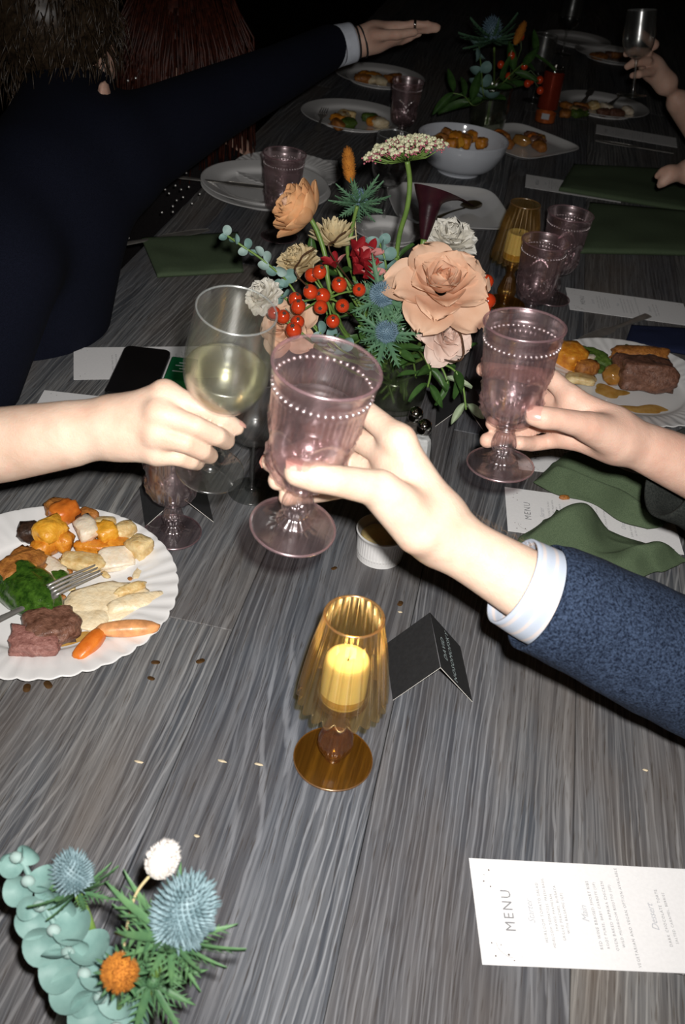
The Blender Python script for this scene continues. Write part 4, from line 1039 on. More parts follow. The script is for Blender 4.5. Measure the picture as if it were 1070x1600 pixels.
for nm, lb, px, py, sz, m, sd, bx, lf in [
 ('braised_beef', 'big dark chunk of braised beef on the right plate', 1002, 594, (7.0, 5.6, 3.4), M_MEAT, 41, .65, 0),
 ('crisp_fritter', 'golden crusted fritter behind the beef on the right plate', 998, 561, (7.4, 3.4, 2.2), M_CRISP, 42, .3, 0),
 ('pearl_onion', 'round glazed pearl onion beside the beef on the right plate', 956, 592, (2.6, 2.6, 2.4), M_ONION, 43, .0, 0),
 ('squash_cube', 'big orange squash piece next to the raised goblet, right plate', 884, 563, (4.4, 3.6, 2.6), M_SQ, 44, .5, 0),
 ('squash_cube', 'golden squash piece under the herb salsa, right plate', 906, 575, (3.0, 2.4, 1.8), M_SQY, 45, .5, 0),
 ('squash_cube', 'browned squash chunk in front of the herbs, right plate', 915, 581, (2.8, 2.0, 1.8), M_CRISP, 46, .5, .2),
 ('onion_slice', 'small pale onion sliver on the squash, right plate', 919, 572, (1.8, 1.0, .8), M_TUR, 47, .3, 1.2),
 ('potato_cube', 'pale potato slice against the wrist on the right plate', 906, 596, (3.6, 2.4, 1.0), M_POT, 48, .5, .1),
 ('herb_salsa', 'spoonful of chopped green herbs across the right plate', 924, 565, (5.2, 2.4, 1.2), M_HERB, 49, .1, .6),
 ('herb_salsa', 'lower dab of green herb salsa beside the onion, right plate', 934, 580, (2.8, 2.4, 1.0), M_HERB, 50, .1, .1),
 ('herb_salsa', 'tiny speck of green herb alone near the rim, right plate', 977, 547, (1.0, 1.0, .5), M_HERB, 51, .1, .6)]:
    lump(nm, lb, 'food', px, py, [k * cm * 1.42 for k in sz], m, .0045, sd, bx, .3 if 'herb' in nm else .2, {41: .2, 42: .3, 49: -.5}.get(sd), rg_, lift=lf * cm, sub=4 if sd in (41, 42, 49) else 3)
# herb crumbs and far food
rd = random.Random(11)
for k in range(16):
    lump('squash_cube', ['orange', 'golden yellow', 'browned'][k % 3] + ' roasted squash cube heaped in the white serving bowl', 'food', 715 + rd.uniform(-40, 36), 226 + rd.uniform(-8, 8), (.032, .026, .026), [M_SQ, M_SQY, M_CRISP][k % 3], .05, 60 + k, .6, .2, None, 'squash cubes in the serving bowl', lift=rd.uniform(0, .012))
for k in range(14):
    lump('roast_vegetable', ['browned potato', 'orange carrot', 'dark roast', 'glazed onion'][k % 4] + ' piece piled on the dark platter beside the bowl', 'food', 805 + rd.uniform(-30, 40), 225 + rd.uniform(-12, 10), (.05, .028, .026), [M_CRISP, M_CAR, M_MEAT, M_ONION][k % 4], .006, 80 + k, .3, .2, None, 'roast vegetables on the far platter')
for k in range(10):
    lump('leftover', ['orange', 'browned', 'cream', 'green', 'golden'][k % 5] + ' leftover piece on the far plate with the fork', 'food', 555 + rd.uniform(-35, 40), 190 + rd.uniform(-8, 8), (.05, .035, .024), [M_SQ, M_CRISP, M_CREAM, M_HERB, M_POT][k % 5], .005, 100 + k, .4, .25, None, 'leftovers on the far fork plate')
for k in range(7):
    lump('leftover', ['browned', 'cream', 'orange'][k % 3] + ' leftover piece on the dark plate behind the fork plate', 'food', 590 + rd.uniform(-28, 28), 125 + rd.uniform(-6, 6), (.055, .04, .024), [M_CRISP, M_CREAM, M_SQ][k % 3], .005, 120 + k, .4, .25, None, 'leftovers on the plate behind')
for k in range(12):
    lump('leftover', ['browned', 'meaty dark', 'green', 'pale', 'golden'][k % 5] + ' leftover piece on the dark far right plate', 'food', 938 + rd.uniform(-60, 55), 172 + rd.uniform(-7, 9), (.05, .035, .022), [M_CRISP, M_MEAT, M_HERB, M_TUR, M_POT][k % 5], .005, 140 + k, .4, .25, None, 'leftovers on the far right plate')
for k in range(5):
    lump('leftover', ['browned', 'dark meaty'][k % 2] + ' food piece on the farthest dark plate', 'food', 955 + rd.uniform(-25, 25), 92 + rd.uniform(-4, 4), (.05, .04, .022), [M_CRISP, M_MEAT][k % 2], .005, 160 + k, .4, .25, None, 'leftovers on the farthest plate')
for k in range(6):
    lump('crumb', 'brown crumb left on the far scalloped plate', 'crumb', 395 + rd.uniform(-30, 10), 268 + rd.uniform(-7, 5), (.008, .006, .004), M_CRISP, .006, 180 + k, .3, .2, None, 'crumbs on the far scalloped plate', sub=2)
# dark sauce drops on the bare wood
for k, (px, py, r) in enumerate([(313, 1033, .0042), (243, 1035, .004), (236, 1060, .0035), (75, 1070, .005), (42, 1075, .005), (625, 943, .0042), (522, 888, .0035), (598, 966, .003), (640, 1012, .003)]):
    c = T(px, py); o = MB().lathe(interp([(0, .0007), (r * .6, .0006), (r, .0)], 8), 16, lambda j, a, rr, z, k=k: rr * .25 * math.sin(2 * a + k)).build('sauce_drop', M_GRAVYD if 'M_GRAVYD' in globals() else mat('dried gravy', (.07, .035, .012), .3, .3, 80, coat=.4), None, True, Matrix.Translation(V(c.x, c.y, TZ + .0002)))
    tag(o, 'small brown sauce drop dried on the bare planks', 'sauce', 'sauce drops on the planks')
for k, (px, py) in enumerate([(217, 1191), (347, 1190), (404, 1195), (307, 1307), (180, 1392), (1008, 1204), (625, 957)]):
    c = T(px, py); o = MB().ball((0, 0, 0), .003, 2, sc=(1.6 if k < 3 else 1, .5, .3), fn=lambda p, k=k: 1 + .4 * mnoise.noise(p * 2 + V(k, 0, 0))).build('bread_crumb', mat('bread crumb', (.62, .52, .36), .8, .2, 200), None, True, Matrix.Translation(V(c.x, c.y, TZ + .0008)))
    tag(o, 'tiny pale crumb on the bare planks', 'crumb', 'pale crumbs on the planks')
tag(lump('food_scrap', 'small brown food scrap lying on the menu between the napkins', 'food', 881, 778, (.016, .008, .005), M_CRISP, .0012, 200, .3, .3, .3, sub=2), None)

# ------------------------------------------------------------------ cutlery: x along the length, tines / bowl at +x
def fork_mesh():
    m = MB(); L = .19
    def h(x): return .006 * math.sin(max(0, (x - .10) / .09) * math.pi) + .001
    hp = [(x, h(x)) for x in np.linspace(0, .128, 14)]
    vs = []; wd = lambda x: .0085 - .0055 * smooth(0, .09, x) + .0095 * smooth(.105, .128, x)
    m.grid(lambda u, v: V(v * .13, u * wd(v * .13), h(v * .13) + .0006 * (1 - u * u)), 7, 24)
    m.grid(lambda u, v: V(v * .13, -u * wd(v * .13), h(v * .13) - .0014), 7, 24)
    for s in (-1, 1):
        m.grid(lambda u, v: V(v * .13, s * wd(v * .13), h(v * .13) - .0007 + s * u * .0008), 2, 24)
    for k in range(4):
        y = -.0092 + .00613 * k
        pts = [V(.126 + .06 * q, y * (1 - .1 * q), h(.126 + .06 * q) * (1 - .3 * q) + .004 * q * q) for q in np.linspace(0, 1, 10)]
        m.tube(pts, [.0021 - .0013 * q for q in np.linspace(0, 1, 10)], 8)
    return m
def spoon_mesh():
    m = MB()
    wd = lambda x: .007 - .0042 * smooth(0, .08, x)
    m.grid(lambda u, v: V(v * .13, u * wd(v * .13), .003 + .004 * math.sin(v * 3.1) + .0008 * (1 - u * u)), 7, 20)
    m.grid(lambda u, v: V(v * .13, -u * wd(v * .13), .002 + .004 * math.sin(v * 3.1)), 7, 20)
    def bowl(u, v, dz):
        t = v; w = .021 * math.sqrt(max(0, 1 - (2 * t - 1)**2)) + (.003 if t < .08 else 0)
        return V(.126 + .062 * t, u * w, .006 - .009 * math.sin(math.pi * t) * (1 - u * u * .8) + dz)
    m.grid(lambda u, v: bowl(u, v, 0), 11, 16); m.grid(lambda u, v: bowl(-u, v, -.001), 11, 16)
    return m
def knife_mesh():
    m = MB()
    wd = lambda x: .008 - .003 * smooth(0, .1, x) + .006 * smooth(.105, .125, x) - .008 * max(0, (x - .17) / .05)**2
    for s in (1, -1):
        m.grid(lambda u, v: V(v * .22, s * u * wd(v * .22), .003 + s * .0016 * (1 - .7 * smooth(.1, .13, v * .22)) * (1 - u * u * .5)), 5, 30)
    for s in (1, -1): m.grid(lambda u, v: V(v * .22, s * wd(v * .22), .003 + s * u * .0008), 2, 30)
    return m
_fk = fork_mesh().mesh('fork'); _sp = spoon_mesh().mesh('spoon'); _kn = knife_mesh().mesh('knife')
def cutlery(me, name, label, a, b, length, m=None, roll=0, group=None):
    """a handle end, b business end, both world points"""
    x = (b - a).normalized(); z = (V(0, 0, 1) - x * x.z).normalized(); y = z.cross(x)
    M = Matrix(((x.x, y.x, z.x, a.x), (x.y, y.y, z.y, a.y), (x.z, y.z, z.z, a.z), (0, 0, 0, 1)))
    M = Matrix.Translation(b) @ Matrix.Translation(-a) @ M @ Matrix.Translation(V(-length, 0, 0))
    return tag(link_mesh(name, me, m or M_STEEL, None, M), label, 'cutlery', group)
b = T(158, 893, .036); a = T(-70, 1000, .022)
cutlery(_fk, 'fork', 'steel fork resting tines up over the greens on the left plate', b + (a - b).normalized() * .19, b, .188)
b = T(512, 170, .02); a = T(470, 250, .02)
cutlery(_fk, 'fork', 'fork lying on the far plate of leftovers', b + (a - b).normalized() * .19, T(508, 171, .024), .188)
b = T(748, 318, .016); cutlery(_sp, 'serving_spoon', 'serving spoon lying on the soft-square plate behind the calla', b + (T(660, 352, .014) - b).normalized() * .19, b, .188, mat('dull brass', (.30, .22, .12), .3, .2, 40, metal=.9))
b = T(420, 296, .024); cutlery(_kn, 'knife', 'steel knife laid across the far left plate stack', T(322, 284, .024), b, .21)
cutlery(_kn, 'knife', 'knife resting on the dark far right plate', T(900, 178, .024), T(925, 140, .024), .21)
cutlery(_fk, 'fork', 'fork resting on the dark far right plate', T(935, 178, .024), T(975, 145, .024), .188)
cutlery(_kn, 'knife', 'long knife on the bare wood in the dark at far right', T(1030, 237, .003), T(935, 222, .003), .21)
cutlery(_kn, 'knife', 'dark knife behind the right scalloped plate', T(985, 505, .003), T(905, 535, .003), .21)
cutlery(_kn, 'knife', 'knife on the table edge beside the left green napkin', T(225, 378, .006), T(320, 362, .006), .21)

# ------------------------------------------------------------------ napkins
def napkin(label, corners, hfun, nx=40, ny=40, thick=.0022, group='green linen napkins', m=None, base=.002):
    """a cloth sheet over a quad of table points; hfun(u,v) lifts the folds"""
    A, B, C, D = [Vector(c) for c in corners]; top = []
    for j in range(ny):
        for i in range(nx):
            u = i / (nx - 1); v = j / (ny - 1)
            p = A * (1 - u) * (1 - v) + B * u * (1 - v) + C * u * v + D * (1 - u) * v
            h, dx, dy = hfun(u, v); edge = min(u, v, 1 - u, 1 - v)
            top.append(V(p.x + dx, p.y + dy, TZ + base + thick + max(0, h) * smooth(-.02, .12, edge)))
    bot = [p - V(0, 0, thick) for p in top]
    fs = []; N = nx * ny
    for j in range(ny - 1):
        for i in range(nx - 1):
            q = (j * nx + i, j * nx + i + 1, (j + 1) * nx + i + 1, (j + 1) * nx + i); fs.append(q); fs.append(tuple(k + N for k in reversed(q)))
    rim = [i for i in range(nx)] + [j * nx + nx - 1 for j in range(1, ny)] + [(ny - 1) * nx + i for i in range(nx - 2, -1, -1)] + [j * nx for j in range(ny - 2, 0, -1)]
    for a_, b_ in zip(rim, rim[1:] + rim[:1]): fs.append((b_, a_, a_ + N, b_ + N))
    o = MB().add(top + bot, fs).build('linen_napkin', m or M_NAPKIN, None, True, world=True)
    return tag(o, label, 'napkin', group)
def nz(a, b, c=0): return mnoise.noise(V(a, b, c))
napkin('crumpled green linen napkin under the wrist of the right arm', [T(832, 757), T(1010, 830), T(1090, 800), T(880, 712)],
       lambda u, v: (.010 + .026 * math.exp(-((v - .55 - .25 * u) / .10)**2) + .020 * math.exp(-((v - .12 - .1 * math.sin(4 * u)) / .09)**2) + .012 * nz(u * 3, v * 4), .012 * nz(u * 3, v * 3, 5), .012 * nz(u * 3, v * 3, 9)), 60, 50)
napkin('folded green linen napkin humped above the blue sleeve', [T(806, 850), T(1000, 905), T(1080, 880), T(868, 800)],
       lambda u, v: (.004 + .050 * math.exp(-((u - .26) / .16)**2) * math.sin(math.pi * min(1, v * 1.05)) + .030 * math.exp(-((u - .85) / .13)**2) * math.sin(math.pi * v) + .006 * nz(u * 4, v * 3, 2), .010 * nz(u * 3, v * 3, 15), .010 * nz(u * 3, v * 3, 19)), 70, 40)
napkin('flat folded green napkin on the left edge of the table', [T(246, 436), T(380, 428), T(372, 368), T(221, 377)], lambda u, v: (.004 + .003 * nz(u * 3, v * 3), 0, 0), 30, 24, .006)
napkin('dark green napkin folded under the farther pink goblets on the right', [T(905, 398), T(1100, 402), T(1100, 338), T(920, 322)], lambda u, v: (.006 + .004 * nz(u * 3, v * 3, 4), 0, 0), 30, 24, .008)
napkin('dark green napkin farthest along the right side of the table', [T(872, 300), T(1080, 335), T(1100, 272), T(895, 262)], lambda u, v: (.006 + .004 * nz(u * 3, v * 3, 7), 0, 0), 30, 24, .008)
napkin('dark blue napkin behind the right scalloped plate', [T(975, 540), T(1090, 560), T(1090, 518), T(985, 512)], lambda u, v: (.004 + .003 * nz(u * 3, v * 3, 8), 0, 0), 24, 18, .004, m=cloth_mat('dark blue linen', (.01, .014, .04), (.022, .03, .075), 900), group='dark blue napkin')
# ------------------------------------------------------------------ flowers
def pet(name, a, b, rough=.6, tr=.30): return mat(name, a, rough, .1, 45, bump=.12, bscale=140, col2=b, trans=tr, spec=.25)
M_PEACH = pet('peach petal', (.90, .62, .45), (.86, .54, .36)); M_PEACHD = pet('deep peach petal', (.85, .48, .30), (.78, .38, .22))
M_PINKP = pet('blush petal', (.92, .74, .65), (.88, .66, .56)); M_WHITEP = pet('white petal', (.92, .90, .84), (.88, .84, .74), .6, .42)
M_CREAMP = pet('cream petal', (.86, .76, .52), (.76, .58, .30), .6, .38); M_APRI = pet('apricot petal', (.88, .55, .30), (.84, .44, .20))
M_REDP = pet('red petal', (.42, .022, .028), (.26, .010, .016)); M_REDT = pet('pink petal tip', (.74, .36, .34), (.62, .24, .22))
M_CALLA = pet('aubergine spathe', (.034, .008, .012), (.016, .004, .007), .3, .04)
M_STEMG = mat('flower stem', (.16, .26, .055), .45, .2, 60, col2=(.10, .19, .04)); M_STEMD = mat('dark stem', (.06, .10, .03), .5, .2, 60)
M_EUC = pet('eucalyptus leaf', (.215, .345, .315), (.135, .245, .225), .5, .10); M_EUCL = pet('pale eucalyptus bud', (.42, .54, .51), (.26, .38, .35), .6, .2)
M_LEAF = pet('olive leaf', (.055, .125, .03), (.028, .075, .018), .4, .15); M_LEAFP = pet('pale leaf underside', (.40, .47, .32), (.28, .36, .22), .6, .2)
M_LEAFD = pet('dark leaf', (.020, .055, .018), (.010, .030, .010), .45, .1)
M_THIS = mat('thistle head', (.17, .26, .32), .6, .3, 150, bump=.4, bscale=300, col2=(.075, .14, .20)); M_THISP = mat('pale thistle head', (.22, .31, .34), .6, .3, 150, col2=(.07, .125, .14))
M_BRACT = pet('thistle bract', (.11, .22, .12), (.045, .12, .075), .5, .1); M_BRACTB = pet('bright thistle bract', (.10, .20, .085), (.035, .10, .05), .5, .10)
M_FUZZ = mat('orange fluff', (.50, .19, .018), .9, .2, 200, col2=(.34, .11, .010)); M_FUZZW = mat('white fluff', (.66, .62, .58), .9, .05, 200)
M_HIP = mat('rose hip', (.58, .055, .012), .18, .2, 50, coat=.6, col2=(.42, .03, .008)); M_HIPE = mat('rose hip eye', (.05, .03, .02), .7)
M_FLOR = mat('lace floret', (.72, .72, .50), .7, .15, 300, col2=(.52, .50, .30)); M_FLORP = mat('pink lace bud', (.46, .14, .17), .7, .2, 300)

def flower(name, label, px, py, d, axis, group='flowers of the table centrepiece', cat='flower'):
    ax = (RT * axis[0] + UP * axis[1] - FW * axis[2]).normalized()
    return thing(name, label, cat, U(px, py, d), basis(ax, UP if abs(ax.dot(UP)) < .9 else RT), group)
VASE = T(612, 628)
def stem(t, pts, r=.0022, m=None, world=True, n=8):
    P = [Vector(p) for p in pts]
    # smooth through the points
    out = []
    for i in range(len(P) - 1):
        p0, p1, p2, p3 = P[max(i - 1, 0)], P[i], P[i + 1], P[min(i + 2, len(P) - 1)]
        for k in range(6):
            q = k / 6; out.append(.5 * (2 * p1 + (p2 - p0) * q + (2 * p0 - 5 * p1 + 4 * p2 - p3) * q * q + (3 * p1 - p0 - 3 * p2 + p3) * q**3))
    out.append(P[-1])
    return MB().tube(out, r, n).build('stem', m or M_STEMG, t, world=world)
def into_vase(t, px, py, d, r=.0022, m=None, v=None, k=0):
    v = VASE if v is None else v
    M = world_of(t); p = M.translation - (M.to_3x3() @ V(0, 0, 1)) * .030; q = U(px, py, d)
    stem(t, [p, q, v + V(.012 * math.sin(k * 2.1), .012 * math.cos(k * 1.7), .06), v + V(.02 * math.cos(k), .02 * math.sin(k), .01)], r, m)
_pm = {}
def petal(key, R0, L, up, W, bend=.5, recurve=0.0, ruffle=0.0, nu=9, nv=9, seed=0, point=0.0, cup=.35):
    """one petal: starts R0 from the axis, length L, leaves the heart at angle up (radians above flat), bends inward by bend, its lip turns out by recurve; cup hollows it across"""
    if key in _pm: return _pm[key]
    N = 24; prof = [(R0, 0.0)]
    for i in range(N):
        v = (i + .5) / N; ph = up + bend * v - recurve * max(0, (v - .62) / .38)**1.5
        prof.append((prof[-1][0] + L / N * math.cos(ph), prof[-1][1] + L / N * math.sin(ph)))
    def fn(u, v):
        k = min(v * N, N - 1e-6); i = int(k); q = k - i
        r = prof[i][0] * (1 - q) + prof[i + 1][0] * q; z = prof[i][1] * (1 - q) + prof[i + 1][1] * q
        w = (.30 + .70 * smooth(0, .6, v)) * math.sqrt(max(.0, 1 - (max(0, v - .5) / .5)**2.6 * .97)) * (1 - point * v**1.5)
        y = u * W / 2 * w
        ph = up + bend * v
        c = cup * u * u * w * W * .5 * (1 - .8 * recurve * max(0, v - .6))          # edges come forward of the middle
        x = r - c * math.sin(ph) ; z = z + c * math.cos(ph)
        if ruffle:
            nzv = mnoise.noise(V(u * 2.6 + seed * 7, v * 2.0, seed)); x += ruffle * v * v * nzv; z += ruffle * v * v * mnoise.noise(V(u * 3.2 - seed, v, seed * 3))
        return V(x, y, z)
    _pm[key] = MB().grid(fn, nu, nv).mesh('petal'); return _pm[key]
def ring(t, me, m, n, a0=0, tilt=0, dz=0, jit=.08, seed=0, s=1.0, name='petal'):
    rd = random.Random(seed)
    for i in range(n):
        M = Matrix.Translation(V(0, 0, dz + rd.uniform(-.001, .001))) @ Matrix.Rotation(a0 + 2 * math.pi * i / n + rd.uniform(-jit, jit), 4, 'Z') @ Matrix.Rotation(tilt + rd.uniform(-jit, jit), 4, 'Y') @ Matrix.Scale(s * rd.uniform(.95, 1.06), 4)
        o = link_mesh(name, me, m, t, M)
        if o.data.materials[0] != m:
            o.material_slots[0].link = 'OBJECT'; o.material_slots[0].material = m
def rose(t, R, key, mats, outer=True):
    s = R / .066; D = R_
    L = [(3, .0005, .024, 82, .020, .30, .0, .0008, 1.1), (3, .003, .030, 76, .028, .32, .1, .001, .95), (4, .005, .036, 68, .036, .35, .3, .002, .85), (5, .006, .042, 56, .043, .40, .7, .003, .70),
         (5, .008, .049, 40, .052, .45, 1.0, .004, .55), (5, .010, .056, 22, .060, .40, 1.2, .006, .42)]
    if outer: L.append((5, .010, .062, 2, .066, .25, .9, .010, .30))
    for i, (n, r0, l, up, w_, be, rc, ru, cu) in enumerate(L):
        me = petal((key, i), r0 * s, l * s, D(up), w_ * s, be, rc, ru * s, 11, 13, i + 3, 0, cu)
        ring(t, me, mats[min(i, len(mats) - 1)], n, i * .9, 0, (-.003 * i) * s, .13, i + 11)
# 1 big rose
f = flower('rose', 'large open peach rose at the front of the centre bouquet', 690, 445, 1.215, (.05, .40, .9)); rose(f, .064, 'r1', [M_PEACHD, M_PEACHD, M_PEACH, M_PEACH, M_PEACH, M_PEACH]); into_vase(f, 660, 530, 1.33, .003, k=1)
f = flower('spray_rose', 'blush pink rose hanging below the large peach rose', 698, 522, 1.27, (.40, -.15, .9)); rose(f, .040, 'r2', [M_PINKP]); into_vase(f, 660, 560, 1.34, .0025, k=2)
f = flower('rose', 'half-hidden peach rose behind the red hips', 448, 508, 1.29, (-.4, .2, .9)); rose(f, .040, 'r3', [M_PEACHD, M_PEACH]); into_vase(f, 530, 560, 1.33, .0025, k=3)
# ranunculus seen from the side
f = flower('ranunculus', 'tall apricot ranunculus turned aside at the top left of the bouquet', 466, 326, 1.25, (-.72, .38, .42))
for i, (n, r0, l, up, w_, be, cu) in enumerate([(4, .001, .028, 80, .022, .5, 1.0), (6, .003, .034, 68, .027, .7, .8), (7, .005, .039, 54, .031, .9, .7), (8, .006, .044, 40, .034, 1.0, .55), (9, .006, .047, 26, .036, 1.1, .5), (9, .006, .046, 8, .036, 1.1, .45)]):
    ring(f, petal(('ran', i), r0, l, R_(up), w_, be, .35 if i > 2 else 0, .0016, 11, 13, i, 0, cu), M_APRI if i > 1 else M_PEACH, n, i, 0, -.010 - .002 * i, .1, i + 40)
stem(f, [U(478, 330, 1.26), U(495, 360, 1.27), U(508, 400, 1.28), U(515, 450, 1.29), U(545, 530, 1.34), VASE + V(0, 0, .05)], .0032)
# cream chrysanthemum / white carnation / small white flowers
f = flower('chrysanthemum', 'cream yellow layered bloom behind the curved ranunculus stem', 522, 366, 1.32, (.1, .85, .55))
for i, (n, l, up) in enumerate([(6, .026, 78), (9, .030, 62), (11, .033, 46), (12, .035, 28), (12, .035, 8)]):
    ring(f, petal(('mum', i), .003, l, R_(up), .013, .45, 0, .002, 5, 9, i, .45, .5), M_CREAMP, n, i * .4, 0, -.006 - .002 * i, .14, i + 60)
into_vase(f, 560, 480, 1.36, k=4)
def carnation(t, R, m, key):
    for i, (n, up) in enumerate([(5, 80), (7, 62), (8, 42), (9, 22), (9, 2)]):
        ring(t, petal((key, i), .002, R * (.75 + .07 * i), R_(up), R * .75, .35, .5, R * .17, 11, 9, i, 0, .3), m, n, i * .7, 0, -.002 * i, .2, i + 80)
f = flower('carnation', 'white ruffled carnation peeking over the large peach rose', 703, 378, 1.32, (.1, .5, .85)); carnation(f, .036, M_WHITEP, 'c1'); into_vase(f, 660, 500, 1.37, k=5)
f = flower('carnation', 'small white blossom left of the rose hips near the wine glass', 412, 462, 1.24, (-.35, .35, .85)); carnation(f, .024, M_WHITEP, 'c2'); into_vase(f, 500, 540, 1.33, .0018, k=6)
f = flower('carnation', 'cream frilled blossom under the eucalyptus tip', 466, 412, 1.31, (-.3, .6, .7)); carnation(f, .030, M_CREAMP, 'c3'); into_vase(f, 540, 520, 1.36, .002, k=7)
# red alstroemeria: small trumpets
f = flower('alstroemeria', 'red flower with pink-edged petals above the hips', 545, 408, 1.28, (.15, .5, .85))
rd = random.Random(5); rm = petal('red', .001, .022, R_(50), .013, -.2, .3, .003, 7, 9, 2, .3, .5); rt = petal('redt', .001, .021, R_(45), .012, -.2, .3, .003, 7, 9, 3, .3, .5)
for k in range(9):
    c = V(rd.uniform(-.028, .028), rd.uniform(-.022, .022), rd.uniform(-.004, .012)); Q = Matrix.Translation(c) @ Matrix.Rotation(rd.uniform(-.7, .7), 4, 'X') @ Matrix.Rotation(rd.uniform(-.7, .7), 4, 'Y')
    for i in range(5):
        o = link_mesh('petal', rm if i % 5 else rt, M_REDP if i % 5 else M_REDT, f, Q @ Matrix.Rotation(i * 1.257, 4, 'Z'))
into_vase(f, 575, 500, 1.35, k=8)
# calla lily
cA, cB = U(662, 374, 1.30), U(676, 292, 1.285)
f = thing('calla_lily', 'dark aubergine calla lily leaning over the soft-square plate', 'flower', cA, basis(cB - cA, -FW), 'flowers of the table centrepiece')
def calla(u, v):
    L = (cB - cA).length; a = u * math.pi * 1.02
    r = .0050 + .0135 * v**.9 + .006 * max(0, v - .7) / .3
    k = max(0, v - .72) / .28
    front = math.cos(a)                                   # lip side
    z = L * v * (.96 + .02 * front) - .004 * k * k * front
    rr = r * (1 + .30 * k * k * max(0, front)**2)
    lip = .026 * k**1.5 * max(0, front)**2.2
    return V(rr * math.sin(a) * .95, 0, 0) + V(0, 0, z) + V(0, 0, -.010 * k**4 * max(0, front)**3) + V(0, 1, 0) * 0 + V(0, -0, 0) + V(0, 0, 0) + V(0, 0, 0) + Vector((0, -(rr * front + lip), 0)) * 1.0
m = MB().grid(calla, 33, 20)
# turn the lip towards the picture's right
Mi = world_of(f); lx = Mi.to_3x3().inverted() @ RT; ang = math.atan2(lx.y, lx.x) + math.pi / 2
m.v = [tuple(Matrix.Rotation(ang, 4, 'Z') @ Vector(p)) for p in m.v]
m.build('spathe', M_CALLA, f)
stem(f, [cA, U(655, 420, 1.33), VASE + V(.01, 0, .06), VASE + V(.02, .01, .01)], .0042)
# lace flower: an umbel of floret heads on rays
uc = U(636, 252, 1.22)
f = thing('lace_flower', 'flat pinkish cream lace flower standing tallest in the bouquet', 'flower', uc, basis((UP * .88 - FW * .38 - RT * .16)), 'flowers of the table centrepiece')
fm = MB(); rd = random.Random(9)
for k in range(15):
    d = V(rd.uniform(-1, 1), rd.uniform(-1, 1), rd.uniform(.1, 1)).normalized(); fm.ball(d * .0040, .0019, 1)
fme = fm.mesh('floret'); fp = MB()
for k in range(9):
    d = V(rd.uniform(-1, 1), rd.uniform(-1, 1), rd.uniform(-.5, .5)).normalized(); fp.ball(d * .0048, .0013, 1)
fpe = fp.mesh('bud')
rays = MB()
for k in range(75):
    q = math.sqrt((k + .5) / 75); a = k * 2.39996; R = .050 * q
    p = V(R * math.cos(a), R * math.sin(a), .026 - .016 * q * q + rd.uniform(-.0015, .0015))
    M = Matrix.Translation(p) @ Matrix.Rotation(rd.uniform(0, 6), 4, 'Z') @ Matrix.Scale(rd.uniform(.85, 1.2), 4)
    o = link_mesh('floret', fme, M_FLOR, f, M); link_mesh('bud', fpe, M_FLORP, o)
    rays.tube([V(0, 0, 0), p * .55 + V(0, 0, -.004), p], .0006, 4)
rays.build('rays', M_STEMG, f)
stem(f, [uc, U(640, 285, 1.24), U(636, 325, 1.26), U(622, 378, 1.30), U(615, 470, 1.36), VASE + V(0, 0, .03)], .0033)
# grass tails
def tail(name, label, px, py, d, axis, L, R, m, spt, stm, seed=0, group='flowers of the table centrepiece', n=520):
    f = flower(name, label, px, py, d, axis, group)
    rd = random.Random(seed); b = MB().ball((0, 0, 0), 1, 3); b.v = [(x * R, y * R, z * L / 2) for x, y, z in b.v]
    for k in range(n):
        z = rd.uniform(-1, 1); a = rd.uniform(0, 6.28); q = math.sqrt(1 - z * z); p = V(R * q * math.cos(a), R * q * math.sin(a), z * L / 2)
        dr = (V(q * math.cos(a), q * math.sin(a), z * .4 + .7)).normalized()
        b.tube([p * .95, p + dr * R * rd.uniform(.18, .42)], [R * .05, R * .012], 3)
    b.build('tail', m, f); stem(f, stm, spt, mat('straw stem', (.55, .45, .25), .6, .1, 60)); return f
tail('bunny_tail', 'orange-dyed bunny tail grass standing behind the thistle', 545, 258, 1.30, (-.10, 1, .1), .046, .0075, M_FUZZ, .0008, [U(549, 282, 1.30), U(553, 320, 1.32), U(565, 420, 1.36), VASE + V(0, 0, .04)], 2)
